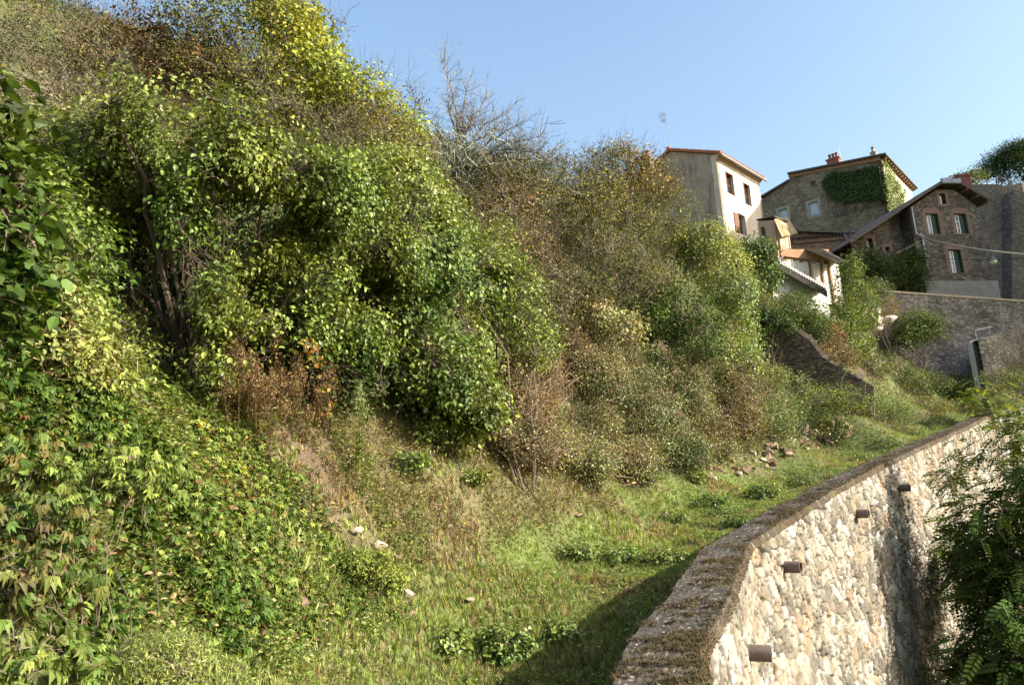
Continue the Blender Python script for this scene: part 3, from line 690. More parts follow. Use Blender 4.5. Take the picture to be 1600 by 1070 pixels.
# ---- steps and curved wall at the lane's end
st = Wall(1516, 533, 47, 80)
h7 = thing('stair_wall', 'pale stone stair wall with thin metal handrail at the end of the lane', 'wall', st.pt(0, -5))
lst = plain('pale_dressed', (.68, .65, .58), .9, .2, 3)
o_ = [(0, -4.5), (.95, -4.5), (.95, .25), (0, 0)]
st.slab('pier', o_, [], .3, lst, h7)
cv = MB(); pts = []
for k in range(15):
    t = k/14; px = 1528+t*90; py = 531-22*math.sin(t*1.5); d = 46.5+9*t*t; pts.append(P(px, py, d))
pts = np.array(pts); n = len(pts); tn_ = unit(np.gradient(pts[:, :2], axis=0)); nn_ = np.column_stack([-tn_[:, 1], tn_[:, 0], np.zeros(n)])
V = np.vstack([pts, pts+nn_*.5, pts-[0, 0, 6], pts+nn_*.5-[0, 0, 6]])
cv.add(V, [(i, i+1, n+i+1, n+i) for i in range(n-1)]+[(i, 2*n+i, 2*n+i+1, i+1) for i in range(n-1)]+[(n+i, n+i+1, 3*n+i+1, 3*n+i) for i in range(n-1)])
cv.build('curved_face', ms, h7)
g = MB()
rl = [P(1524, 516, 46.6), P(1545, 511, 48), P(1549, 511, 48.3)]; g.tube(rl, .03, 6); g.tube([rl[0], rl[0]-[0, 0, .65]], .025, 6); g.tube([rl[1], rl[1]-[0, 0, .75]], .025, 6)
rl = [P(1578, 506, 52), P(1592, 498, 53), P(1612, 494, 54)]; g.tube(rl, .03, 6); g.tube([rl[0], rl[0]-[0, 0, .6]], .025, 6); g.tube([rl[1], rl[1]-[0, 0, .7]], .025, 6)
g.build('handrail', plain('rail_metal', (.5, .52, .55), .35, .1), h7)

# ---- small rendered privy with a yellowed awning
pv = Wall(1205, 350, 50, 48); pf = Wall(0, 0, 0, -42, p0=pv.o)
h8 = thing('garden_privy', 'small peach rendered outhouse with round opening and translucent yellowed awning', 'outhouse', pv.pt(0, -4))
peach = plain('peach_render', (.48, .31, .22), .9, .15, 2)
uL, uR = pf.uz(1187, 365)[0], pf.uz(1212, 365)[0]; zT = pf.uz(1200, 346)[1]; zB = pf.uz(1205, 400)[1]
if uL > uR: uL, uR = uR, uL
hc = pf.uz(1192, 364); hole = [(hc[0]+.2*math.cos(a), hc[1]+.45*math.sin(a)) for a in np.linspace(0, 2*math.pi, 14, endpoint=False)]
hole = [(max(uL+.12, min(uR-.1, u)), z) for u, z in hole]
pf.slab('front_wall', [(uL, zB-2), (uR, zB-2), (uR, zT+.25), (uL, zT-.05)], [hole], .15, peach, h8)
e = Wall(0, 0, 0, 48, p0=pf.pt(uR, 0)); e.n = np.array([e.u[1], -e.u[0], 0]); Lp = 1.5
e.slab('side_wall', rect(.155, Lp, zB-2, zT+.25), [], .15, plain('cream_render', (.70, .58, .42), .9, .1), h8)
e2 = Wall(0, 0, 0, 48, p0=pf.pt(uL, 0)); e2.n = -e.n; e2.slab('left_wall', rect(.155, Lp, zB-2, zT-.05), [], .15, peach, h8)
aw = NT('old_awning'); aw.t.links.new(aw.n('BsdfTranslucent').outputs[0], aw.o.inputs[0]) if False else None
awm = NT('awning_sheet'); n_ = awm.noise(awm.obj(), 2.5, 5); c_ = awm.ramp(n_, [(.3, (.30, .21, .08)), (.6, (.52, .43, .22)), (.8, (.62, .56, .36))])
tr_ = awm.n('BsdfTranslucent'); awm.l(c_, tr_.inputs[0]); awm.l(c_, awm.b.inputs[0]); mx_ = awm.n('MixShader'); mx_.inputs[0].default_value = .55
awm.l(awm.b.outputs[0], mx_.inputs[1]); awm.l(tr_.outputs[0], mx_.inputs[2]); awm.l(mx_.outputs[0], awm.o.inputs[0]); awm = awm.m
q4 = [P(1210, 343, 49.6), P(1231, 340, 52), P(1246, 365, 51.5), P(1222, 370, 49)]
g = MB(); g.prism(q4, np.array([0, 0, .04])); g.build('awning', awm, h8)
g = MB(); pp = P(1232, 368, 50.0); g.tube([pp, pp-[0, 0, 2.2]], .04, 6); pst = plain('pale_post', (.5, .42, .32), .7); g.build('post', pst, h8); g = MB(); g.tube([q4[0]-[0, 0, .03], q4[3]-[0, 0, .03]], .03, 5); g.tube([q4[1]-[0, 0, .03], q4[2]-[0, 0, .03]], .03, 5); g.tube([(q4[0]+q4[1])/2-[0, 0, .03], (q4[2]+q4[3])/2-[0, 0, .03]], .025, 5)
g.build('frame', pst, h8)
g = MB(); t_ = pf.pt(uL-.1, zT+.15, .05); rfb = [t_, pf.pt(uR+.1, zT+.33, .05)]; g.prism([rfb[0], rfb[1], rfb[1]+[0, 0, .07], rfb[0]+[0, 0, .07]], e.u*(Lp+.2)); g.build('roof', slate, h8)

# ---- the lean-to shed of white boards under two corrugated sheets
h9 = thing('garden_shed', 'ramshackle white boarded shed under two sloping corrugated sheets', 'shed', P(1255, 470, 48))
bw = Wall(1295, 440, 47.5, 72)
whiteb = plain('whitewashed_board', (.72, .68, .60), .85, .2, 3); wood = plain('brown_board', (.27, .15, .08), .85, .3, 4)
bo = bw.poly([(1228, 400), (1268, 408), (1300, 404), (1318, 412), (1306, 470), (1228, 440)]); u0 = bw.uz(1226, 420)[0]; u1 = bw.uz(1312, 430)[0]
zt = bw.uz(1270, 407)[1]; zb_ = bw.uz(1290, 475)[1]; g = MB(); u = u0; k = 0
while u < u1:
    wdt = .22+.08*((k*7) % 3); zz0 = zt-.1*((k*5) % 3); bw.box(g, u, min(u+wdt, u1)-.02, zb_, zz0, 0, .03+.01*(k % 2)); u += wdt; k += 1
g.build('board_wall', whiteb, h9)
g = MB()
for px in (1266, 1284, 1296): 
    u = bw.uz(px, 430)[0]; bw.box(g, u-.06, u+.06, zb_, zt+.1, .045, .14)
bw.box(g, u0, u1, zt+.01, zt+.13, -.05, .15); g.build('post', wood, h9)
g = MB(); q_ = bw.poly([(1213, 392), (1290, 392), (1290, 406), (1262, 408), (1216, 402)]); bw.slab('fascia', q_, [], .08, wood, h9, out=.3)
def corr(name, c00, c10, c01, c11, n, mat, root, amp=.03):
    V = []; F = []; c00, c10, c01, c11 = [np.array(c) for c in (c00, c10, c01, c11)]
    nrm = unit(np.cross(c10-c00, c01-c00)); nrm = nrm if nrm[2] > 0 else -nrm
    for j in range(2):
        for th in (0, -.018):
            for i in range(n*4+1):
                t = i/(n*4); q = (c00*(1-t)+c10*t)*(1-j)+(c01*(1-t)+c11*t)*j; V.append(q+nrm*(amp*math.sin(t*n*2*math.pi)+th))
    m = n*4+1
    for i in range(m-1): F += [(i, i+1, 2*m+i+1, 2*m+i), (m+i, 3*m+i, 3*m+i+1, m+i+1), (i, m+i, m+i+1, i+1), (2*m+i, 2*m+i+1, 3*m+i+1, 3*m+i)]
    b = MB(); b.add(V, F); return b.build(name, mat, root)
sheet = plain('old_metal_sheet', (.30, .28, .25), .6, .35, 3); 
corr('roof_sheet', P(1213, 408, 44.3), P(1292, 452, 43.9), P(1215, 400, 48.5), P(1296, 446, 48.0), 20, sheet, h9)
corr('roof_sheet', P(1286, 389, 46.0), P(1325, 410, 45.6), P(1212, 389, 49), P(1300, 410, 49), 10, sheet, h9)
g = MB(); a = P(1213, 409.5, 44.25); b = P(1292, 454, 43.85); g.prism([a, b, b-[0, 0, .36], a-[0, 0, .36]], np.array([.0, .10, 0])); dbm = plain('dark_beam', (.06, .05, .045), .8); g.build('edge_beam', dbm, h9); g = MB()
a = P(1286, 391, 45.95); b = P(1325, 412, 45.55); g.prism([a, b, b-[0, 0, .12], a-[0, 0, .12]], np.array([0, .1, 0])); g.build('edge_beam', dbm, h9)
# grey stained plaster wall of the shed below the lower sheet
lp = Wall(1250, 470, 44.6, 74)
plst = NT('peeling_plaster'); n_ = plst.noise(plst.obj(1, 1, .5), 2.2, 7, .7); c_ = plst.ramp(n_, [(.35, (.25, .22, .2)), (.5, (.58, .55, .5)), (.75, (.75, .73, .68))]); plst = plst.col(c_, .9)
lp.slab('plaster_wall', lp.poly([(1208, 412), (1266, 443), (1290, 457), (1300, 500), (1208, 480)]), [], .25, plst, h9)

# ---- remains of a dark terrace wall in the bank
rw = Wall(1260, 560, 33, 117)
h10 = thing('ruined_bank_wall', 'collapsing dark dry stone wall stepping down the bank in shadow', 'wall', rw.pt(0, -4))
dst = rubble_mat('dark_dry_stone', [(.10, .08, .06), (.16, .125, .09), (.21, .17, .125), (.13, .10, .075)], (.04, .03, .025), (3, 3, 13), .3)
ro = rw.poly([(1160, 486), (1178, 482), (1195, 489), (1215, 494), (1226, 504), (1240, 511), (1252, 523), (1266, 532), (1275, 545), (1283, 556), (1300, 568), (1322, 580), (1345, 592), (1366, 604), (1366, 650), (1160, 630)])
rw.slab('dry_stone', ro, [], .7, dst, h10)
g = MB(); rr = random.Random(3)
for k in range(len(ro)-4):
    (ua, za), (ub, zb2) = ro[k], ro[k+1]
    for j in range(3):
        t = (j+.5)/3; u = ua+(ub-ua)*t; z = za+(zb2-za)*t; c = rw.pt(u, z+.05, -.3); s_ = rr.uniform(.06, .15)
        g.hexa([c+np.array([a*s_*1.4, b*s_, h*s_*.7])+np.array([rr.uniform(-.04, .04) for _ in range(3)]) for h in (-1, 1) for a, b in ((-1, -1), (1, -1), (1, 1), (-1, 1))])
g.build('capstones', plain('capstone', (.09, .072, .055), .95, .4, 6, bump=.6), h10)

# ---- cables across the street and the lamp hanging there
g = MB(); a = P(1436, 370, 56); b = P(1640, 400, 40); n = 24
pts = [a*(1-t)+b*t-np.array([0, 0, 1.0*4*t*(1-t)*.25]) for t in np.linspace(0, 1, n)]; g.tube(pts, .055, 6)
tag(g.build('rope_cable', plain('rope_tan', (.36, .31, .24), .9, .2, 20)), 'thick pale cable sagging from the gabled house across the street', 'cable')
g = MB(); a = P(1330, 384, 58); b = P(1640, 400, 52); pts = [a*(1-t)+b*t-np.array([0, 0, .6*4*t*(1-t)]) for t in np.linspace(0, 1, n)]; g.tube(pts, .022, 5)
tag(g.build('thin_cable', plain('black_cable', (.03, .03, .03), .6)), 'thin black cable strung across the fronts of the stone houses', 'cable')
g = MB(); a = P(1547, 396, 50); q = P(1551, 402, 50)
lt = thing('street_lamp', 'small white glass street lamp hanging before the castle wall', 'lamp', q)
g.tube([P(1549, 392, 50), q], .03, 6); g.tube([q+[0, 0, .05], q-[0, 0, .02], q-[0, 0, .2]], [.06, .09, .3], 12); g.build('lamp_hood', plain('lamp_green', (.12, .16, .13), .5), lt)
g = MB(); g.tube([q-[0, 0, .2], q-[0, 0, .33], q-[0, 0, .43], q-[0, 0, .48]], [.21, .22, .15, .03], 12); g.build('glass_bowl', plain('opal', (.62, .62, .60), .3, .05), lt, True)

# ================================================================== PLANTS
C_ = {k: np.array(v) for k, v in dict(bright=(.155, .235, .042), mid=(.10, .16, .030), deep=(.045, .085, .018), yel=(.38, .40, .055), olive=(.165, .15, .05), silver=(.27, .29, .15),
      brown=(.20, .13, .065), red=(.28, .075, .035), rust=(.27, .13, .05), straw=(.42, .31, .165), orange=(.48, .24, .05), gold=(.42, .31, .07), pale=(.36, .41, .17), lime=(.26, .325, .07), grey=(.165, .155, .105)).items()}
for _k in C_: C_[_k] = C_[_k]*(.74 if _k not in ('grey', 'brown') else .68)
def palette(n, spec, g):                             # spec: list of (colour name, weight)
    nm = [C_[a] for a, _ in spec]; w_ = np.array([b for _, b in spec], float); w_ /= w_.sum()
    return np.array(nm)[g.choice(len(nm), n, p=w_)]
T_SIMPLE = (np.array([[0, 0, 0], [.30, .42, .07], [0, 1, -.10], [-.30, .42, .07]]), np.array([[0, 1, 2], [0, 2, 3]]))
T_LEAF = (np.array([[0, 0, 0], [.27, .25, .06], [.30, .55, .05], [0, .5, -.03], [-.27, .25, .06], [-.30, .55, .05], [0, 1, -.18]]),
          np.array([[0, 1, 3], [1, 2, 3], [2, 6, 3], [0, 3, 4], [4, 3, 5], [5, 3, 6]]))
T_NARROW = (np.array([[0, 0, 0], [.11, .4, .02], [0, 1, -.06], [-.11, .4, .02]]), np.array([[0, 1, 2], [0, 2, 3]]))
T_BIG = (np.array([[0, 0, 0], [.22, .12, .05], [.36, .42, .04], [.2, .75, -.03], [0, 1, -.16], [-.2, .75, -.03], [-.36, .42, .04], [-.22, .12, .05], [0, .15, 0], [0, .45, -.03], [0, .75, -.08]]),
         np.array([[0, 1, 8], [1, 2, 9], [1, 9, 8], [2, 3, 10], [2, 10, 9], [3, 4, 10], [0, 8, 7], [7, 8, 9], [7, 9, 6], [6, 9, 10], [6, 10, 5], [5, 10, 4]]))
def leafcloud(pos, nrm, axis, size, tint, tpl):
    T, F = tpl; n = len(pos); a = unit(axis-nrm*np.sum(axis*nrm, 1, keepdims=True)); b = np.cross(nrm, a)
    V = pos[:, None]+(T[None, :, 0:1]*b[:, None]+T[None, :, 1:2]*a[:, None]+T[None, :, 2:3]*nrm[:, None])*size[:, None, None]
    k = len(T); Fc = (np.arange(n)[:, None, None]*k+F[None]).reshape(-1, 3)
    return V.reshape(-1, 3), Fc, np.repeat(tint, k, 0)
def sticks(p0, p1, r0, r1, tint, sides=3):
    """many thin tapered prisms at once"""
    n = len(p0); t = unit(p1-p0); h = np.where(np.abs(t[:, 2:3]) < .9, [[0, 0, 1.0]], [[1.0, 0, 0]]); a = unit(np.cross(t, h)); b = np.cross(t, a); V = []
    for (p, r) in ((p0, r0), (p1, r1)):
        for k in range(sides):
            an = 2*math.pi*k/sides; V.append(p+np.broadcast_to(r, n)[:, None]*(math.cos(an)*a+math.sin(an)*b))
    V = np.stack(V, 1).reshape(-1, 3); m = 2*sides
    F = np.array([[k, (k+1) % sides, sides+(k+1) % sides, sides+k] for k in range(sides)])
    return V, (np.arange(n)[:, None, None]*m+F[None]).reshape(-1, 4), np.repeat(np.broadcast_to(tint, (n, 3)), m, 0)
def curves(base, tip, g, seg=5, wob=.12, sag=0.0):
    """(n,seg+1,3) wandering lines"""
    n = len(base); t = np.linspace(0, 1, seg+1)[None, :, None]; L = np.linalg.norm(tip-base, axis=1)[:, None, None]
    c = base[:, None]*(1-t)+tip[:, None]*t; wv = np.cumsum(g.normal(0, 1, (n, seg+1, 3)), 1); wv -= wv[:, :1]; wv -= wv[:, -1:]*t
    c = c+wv*L*wob/math.sqrt(seg); c[:, :, 2] += (np.sin(t[..., 0]*math.pi)*L[..., 0]*sag); return c
def curve_sticks(c, r0, r1, tint, sides=3):
    n, m, _ = c.shape; rr = np.broadcast_to(np.reshape(r0, (-1, 1)), (n, m))*(1-np.linspace(0, 1, m))+np.broadcast_to(np.reshape(r1, (-1, 1)), (n, m))*np.linspace(0, 1, m)
    tt = np.repeat(np.broadcast_to(tint, (n, 3)), m-1, 0)
    return sticks(c[:, :-1].reshape(-1, 3), c[:, 1:].reshape(-1, 3), rr[:, :-1].ravel(), rr[:, 1:].ravel(), tt, sides)
def join(parts):
    V = []; Fq = []; Ft = []; T = []; b = 0
    for v, f, t in parts:
        V.append(v); T.append(t); (Fq if f.shape[1] == 4 else Ft).append(f+b); b += len(v)
    return np.vstack(V), ([np.vstack(Fq)] if Fq else [])+([np.vstack(Ft)] if Ft else []), np.vstack(T)

def lobes_px(L):                                     # (px,py,d,rx_px,ry_px[,rdepth m]) -> centres, radii
    c = []; r = []
    for l in L:
        px, py, d, rx, ry = l[:5]; c.append(P(px, py, d)); a, b = rx/FPX*d, ry/FPX*d
        r.append([a, l[5] if len(l) > 5 else (a+b)*.5, b])
    return np.array(c), np.array(r)
VEG = []
def bush(name, label, cat, L, leaf=.08, cols=(('mid', 1),), clumps=400, per=16, spread=.16, droop=.3, tpl=T_LEAF, mat='leaf', shell=.55, twigs=True, twig_r=.004,
         stems=14, stem_r=.03, stem_col=(.13, .10, .075), out=.5, up=.6, seed=1, bare=0, bare_len=.8, tip_cols=None, group=None, rag=.25, base=None, tree=False, stem_wob=.12, inner=.0, cvar=.18, gap=0, gapf=1.3):
    g = np.random.default_rng(seed); c, r = lobes_px(L)
    w_ = np.array([a[0]*a[2]+a[0]*a[1]+a[1]*a[2] for a in r]); w_ /= w_.sum()
    k = g.choice(len(c), clumps, p=w_); dv = unit(g.normal(size=(clumps, 3)))
    rad = shell+(1-shell)*g.random(clumps)**.7
    rad *= 1+rag*(2*fbm(dv*2.3+c[k]*1.3, 3, seed)-1)
    cp = c[k]+dv*r[k]*rad[:, None]
    # keep clumps that are not deep inside another lobe
    keep = np.ones(clumps, bool)
    for j in range(len(c)):
        q = np.linalg.norm((cp-c[j])/r[j], axis=1); keep &= ~((q < .62) & (k != j) & (g.random(clumps) > inner+.25))
    if gap: keep &= fbm(cp*gapf, 2, seed+5) > gap
    gzz = gz(cp[:, 0], cp[:, 1], False); sd_, _ = wall_sd(cp[:, 0], cp[:, 1]); gzz = np.where(sd_ > 0, LOWZ, gzz)
    keep &= cp[:, 2] > gzz+.02
    cp = cp[keep]; k = k[keep]; dv = dv[keep]; n = len(cp)
    if base is None:
        bc = c[np.argmax(w_)]; bz = float(gz(bc[0], bc[1], False)) if wall_sd(bc[:1], bc[1:2])[0][0] < 0 else LOWZ; base = np.array([bc[0], bc[1], min(bz, bc[2]-.3)])
    base = np.asarray(base, float)
    root = thing(name, label, cat, base, group)
    # foliage
    m = np.maximum(1, g.poisson(per, n)); idx = np.repeat(np.arange(n), m); N = len(idx)
    pos = cp[idx]+g.normal(0, spread, (N, 3))*[1, 1, .8]
    nr = unit(dv[idx]*out+np.array([0, 0, up])+g.normal(0, .45, (N, 3)))
    ax = unit(g.normal(0, .7, (N, 3))+dv[idx]*.6+np.array([0, 0, -droop*2]))
    sz = leaf*g.uniform(.45, 1.35, N)*(.8+.4*g.random(n))[idx]
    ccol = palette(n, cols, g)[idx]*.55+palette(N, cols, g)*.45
    pf = np.clip((fbm(cp*[.8, .8, .8], 3, seed+40)-.5)*4, -1, 1)[idx][:, None]      # patches of fresher and of yellowing leaves
    ccol = ccol*(1+pf*np.array([.28, .10, .05])); 
    if tip_cols:
        hi = np.clip((cp[idx, 2]-np.quantile(cp[:, 2], .6))/(np.ptp(cp[:, 2])*.35+.01), 0, 1)[:, None]; ccol = ccol*(1-hi)+palette(N, tip_cols, g)*hi
    tn = ccol*g.normal(1, cvar, (N, 1)).clip(.4, 1.7)*(1+.22*g.normal(size=(n, 1))[idx]).clip(.5, 1.6)
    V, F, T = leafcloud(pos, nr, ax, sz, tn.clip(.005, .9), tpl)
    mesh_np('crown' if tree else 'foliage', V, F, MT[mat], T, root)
    # woody parts: stems from the base, then twigs out to the clumps
    S = min(stems, n); q = cp[g.choice(n, S, replace=False)]; lc = c.mean(0)
    b0 = base+np.column_stack([g.normal(0, .12+.05*np.max(r[:, 0]), (S, 2)), np.full(S, -.1)]) if not tree else base+np.column_stack([g.normal(0, .05, (S, 2)), np.full(S, -.1)])
    b0[:, 2] = np.where(wall_sd(b0[:, 0], b0[:, 1])[0] < 0, np.minimum(gz(b0[:, 0], b0[:, 1], False), b0[:, 2]+.8)-.1, LOWZ-.1)
    cs = curves(b0, q, g, 7, stem_wob, .08); sc_ = np.array(stem_col)
    pr = [curve_sticks(cs, stem_r*g.uniform(.6, 1.3, S), stem_r*.22, sc_*g.uniform(.6, 1.4, (S, 1)), 5)]
    if twigs:
        nodes = cs[:, 3:].reshape(-1, 3); nn = np.empty(n, int)
        for a in range(0, n, 2000): nn[a:a+2000] = np.argmin(((cp[a:a+2000, None]-nodes[None])**2).sum(-1)+g.random((len(cp[a:a+2000]), len(nodes)))*.3, 1)
        frm = nodes[nn]; v = cp-frm; L_ = np.linalg.norm(v, axis=1, keepdims=True); frm = cp-v*np.minimum(1, g.uniform(.25, 1.0, (n, 1))/np.maximum(L_, .01))
        ct = curves(frm, cp+dv[:]*spread*.5, g, 3, .15)
        pr.append(curve_sticks(ct, twig_r*2.0, twig_r*.7, sc_*g.uniform(.7, 1.6, (n, 1))))
    if bare:
        kb = g.choice(n, bare); d_ = unit(dv[kb]*.6+np.array([0, 0, .7])+g.normal(0, .4, (bare, 3))); ln = bare_len*g.uniform(.3, 1, (bare, 1))
        cb = curves(cp[kb], cp[kb]+d_*ln, g, 4, .12)
        pr.append(curve_sticks(cb, twig_r*1.2, twig_r*.4, sc_*g.uniform(.7, 1.5, (bare, 1))))
        s2 = cb[:, 2]; d2 = unit(d_+g.normal(0, .6, d_.shape)); pr.append(sticks(s2, s2+d2*ln*.4, twig_r*.8, twig_r*.3, sc_))
    V, F, T = join(pr); mesh_np('trunk' if tree else 'stems', V, F, MT['bark'], T, root)
    VEG.append((name, N)); return root

# templates of compound leaves
def pinnate(n=6):
    V = []; F = []
    for i in range(n+1):
        t = .12+.88*i/n; z = -.42*t*t; ang = 1.0-.45*t; L = .27*(1-.45*abs(t-.45))
        for sd in ((-1, 1) if i < n else (0,)):
            d = np.array([sd*math.sin(ang), math.cos(ang), -.12]) if sd else np.array([0, .8, -.5]); d = d/np.linalg.norm(d); s_ = np.array([d[1], -d[0], 0])*.065
            b = np.array([0, t*.86, z]); k = len(V); V += [b, b+d*L*.5+s_, b+d*L, b+d*L*.5-s_]; F += [[k, k+1, k+2], [k, k+2, k+3]]
    return np.array(V), np.array(F)
def palmate():
    V = []; F = []
    for a in (-1.25, -.62, 0, .62, 1.25):
        L = 1-.22*abs(a); d = np.array([math.sin(a)*.8, math.cos(a)*.75, -.35]); s_ = np.array([math.cos(a), -math.sin(a), 0])*.17; k = len(V)
        V += [np.zeros(3), d*L*.45+s_+[0, 0, .06], d*L*.5+[0, 0, .0], d*L*.45-s_+[0, 0, .06], d*L+[0, 0, -.30]]
        F += [[k, k+1, k+2], [k+1, k+4, k+2], [k, k+2, k+3], [k+2, k+4, k+3]]
    return np.array(V), np.array(F)
def tuft(nb, seed, spread=.5, wd=.035):
    g = np.random.default_rng(seed); V = []; F = []
    for i in range(nb):
        a = g.uniform(0, 6.283); L = g.uniform(.5, 1); o = np.array([math.cos(a), math.sin(a), 0]); s_ = np.array([-o[1], o[0], 0])*wd; b = o*g.uniform(0, .25); b = np.array([b[0], b[1], 0])
        lean = g.uniform(.1, 1)*spread; k = len(V); m = b+o*lean*.35*L+np.array([0, 0, .6*L]); t = b+o*lean*L+np.array([0, 0, L*(1-.35*lean)])
        V += [b-s_, b+s_, m-s_*.7, m+s_*.7, t]; F += [[k, k+1, k+3], [k, k+3, k+2], [k+2, k+3, k+4]]
    return np.array(V)[:, [0, 1, 2]], np.array(F)
T_PIN = pinnate(); T_PALM = palmate()
def A(px, py, dd, rx, ry, *rd): return (px, py, gd(px, py)+dd, rx, ry, *rd)

# ------------------------------------------------ nearest plants at the left
bush('hazel_shrub', 'large leaved hazel shrub, nearest of all, its broad leaves entering the picture at the left', 'shrub',
     [(-25, 330, 4.3, 60, 130), (-5, 440, 4.5, 80, 70), (-35, 180, 4.3, 40, 70), (-20, 540, 4.6, 50, 40)], .08, (('mid', 4), ('bright', 1), ('deep', 4)), 520, 6, .10, .35, T_BIG, 'leaf', .5, stems=9, stem_r=.018, seed=2, out=.35, up=.8, base=P(-170, 760, 4.6))
bush('bramble_mound', 'pale green bramble mound rising beside the dark hollow under the big leafy tree', 'bramble',
     [(60, 560, 7.3, 120, 85), (140, 580, 7.9, 75, 60), (40, 480, 7.2, 90, 60), (110, 500, 7.8, 55, 60)], .06, (('lime', 3), ('mid', 2), ('pale', 2), ('bright', 1)), 900, 15, .10, .3, T_LEAF, 'leaf', .6, seed=3, stems=25, stem_r=.008, stem_col=(.25, .17, .10))
bush('elder_bush', 'mid green bush between the big leafy tree and the hazel leaves', 'bush',
     [(70, 390, 8.6, 100, 70), (115, 430, 9, 50, 45), (40, 310, 8.8, 70, 70)], .075, (('mid', 3), ('bright', 2), ('lime', 1)), 520, 13, .13, .3, seed=4)
bush('young_elder', 'small shaded shrub at the foot of the dark hollow', 'shrub', [(205, 545, 10.4, 38, 55), (160, 600, 9.6, 50, 35)], .065, (('mid', 3), ('lime', 1)), 150, 12, .1, .3, seed=5, stems=6, stem_r=.012)

# ------------------------------------------------ the big leafy tree and its neighbours
bush('leafy_tree', 'big spreading green tree with forked brown trunk and dark hollow beneath its crown', 'tree',
     [(265, 215, 11.4, 105, 80, 1.4), (385, 250, 11.3, 110, 80, 1.4), (160, 260, 11.8, 100, 70, 1.3), (510, 320, 12.6, 110, 85, 1.4), (600, 400, 13.6, 75, 80, 1.2), (110, 330, 12, 80, 60, 1.2),
      (287, 320, 10.8, 34, 55, .4), (420, 400, 11.8, 80, 60, 1.0), (365, 480, 11.0, 60, 55, .7), (350, 560, 10.9, 50, 40, .5), (500, 440, 12.6, 85, 50, .9), (460, 510, 12.3, 70, 45, .7), (230, 290, 12.4, 120, 60, 1.2), (620, 300, 14, 70, 70, 1.2), (560, 510, 13.2, 60, 60, .8), (430, 180, 12.2, 50, 40, 1)],
     .078, (('mid', 3), ('bright', 3), ('lime', 5), ('olive', 1)), 9500, 14, .11, .45, T_LEAF, 'glossy', .35, stems=26, stem_r=.045, stem_col=(.055, .042, .03), seed=6, base=P(298, 600, 11.8), tree=True, bare=60, bare_len=.5,
     tip_cols=(('lime', 3), ('pale', 2), ('bright', 2), ('gold', 1)), stem_wob=.10, rag=.85, gap=.465, gapf=1.35)
bush('dark_fill_bush', 'added bush coloured dark for the shade deep in the hollow behind the forked trunk', 'bush', [(230, 470, 13.6, 110, 90, .8), (330, 520, 13.4, 100, 80, .8), (440, 560, 13.0, 110, 60, .8), (180, 400, 13.6, 90, 70, .8), (540, 590, 13.2, 70, 50, .6), (250, 360, 14.6, 110, 70, .8), (380, 380, 15, 110, 80, .8), (330, 440, 14.2, 110, 70, .8), (480, 420, 15.6, 90, 70, .8), (560, 480, 15.4, 80, 80, .8)], .10, (('deep', 6), ('brown', 1)), 3600, 11, .2, .2, T_SIMPLE, 'dry', .3, stems=60, stem_r=.012, seed=66, cvar=.3)  # added to fill the hollow; dark leaf colours stand for its shade
bush('dogwood_bush', 'dense light green dogwood bush with broad leaves standing above the straw coloured bank', 'bush',
     [(668, 400, 14.8, 78, 80, 1), (713, 500, 14.7, 73, 80, 1), (618, 500, 14.6, 69, 80, .9), (728, 600, 14.5, 59, 65, .8), (668, 340, 15.6, 64, 60, 1), (628, 290, 16.2, 46, 50, 1), (768, 440, 16.2, 46, 50, 1), (668, 620, 14.5, 55, 60, .6), (738, 660, 14.5, 41, 40, .5), (618, 600, 14.4, 46, 60, .5), (678, 670, 14.7, 55, 40, .5), (568, 570, 14.6, 46, 60, .5)],
     .092, (('lime', 4), ('mid', 4), ('bright', 2), ('pale', 1), ('olive', 1)), 6200, 13, .13, .4, T_LEAF, 'glossy', .35, stems=30, stem_r=.018, seed=7, tip_cols=(('lime', 3), ('pale', 2)), base=P(700, 690, 15), rag=.9, gap=.475, gapf=1.7)
bush('trailing_vine_bush', 'light green trailing bush between the dogwood and the brown thicket', 'bush',
     [(800, 470, 17, 50, 80, 1), (835, 530, 17, 40, 50, 1), (770, 400, 17.5, 40, 60, 1)], .075, (('lime', 3), ('bright', 2), ('mid', 2)), 700, 12, .13, .3, seed=8, mat='glossy')

# ------------------------------------------------ hillside scrub, top left
def scrub(name, label, L, leaf, cols, clumps, per, seed, **k):
    kw = dict(gap=.40, gapf=1.2, spread=.2, droop=.1, tpl=T_SIMPLE, mat='dry', stems=26, stem_r=.02, stem_col=(.12, .105, .075), twig_r=.005, bare=160, bare_len=1.0, rag=.45, out=.5, up=.35, cvar=.3, cat='scrub'); kw.update(k)
    cat = kw.pop('cat'); return bush(name, label, cat, L, leaf, cols, clumps, per, seed=seed, **kw)
scrub('grey_scrub', 'grey lichen coloured twiggy scrub on the upper slope above the big tree', [A(90, 110, -1, 130, 80), A(60, 190, -1, 110, 60), A(150, 170, -1, 70, 50)], .075, (('grey', 3), ('olive', 4), ('mid', 1), ('silver', 1)), 2100, 9, 20, bare=400)
scrub('russet_shrub', 'russet brown withered shrub high on the slope', [A(250, 85, -1.2, 120, 55), A(300, 120, -1.2, 80, 35), A(170, 90, -1, 60, 50)], .14, (('brown', 5), ('rust', 2), ('olive', 3)), 900, 12, 21)
scrub('bronze_scrub', 'bronze green scrub in the upper corner of the slope', [A(40, 20, -1, 130, 70), A(150, 15, -1, 100, 50), (230, -30, 23, 120, 50)], .08, (('olive', 5), ('brown', 2), ('mid', 2)), 1900, 10, 22)
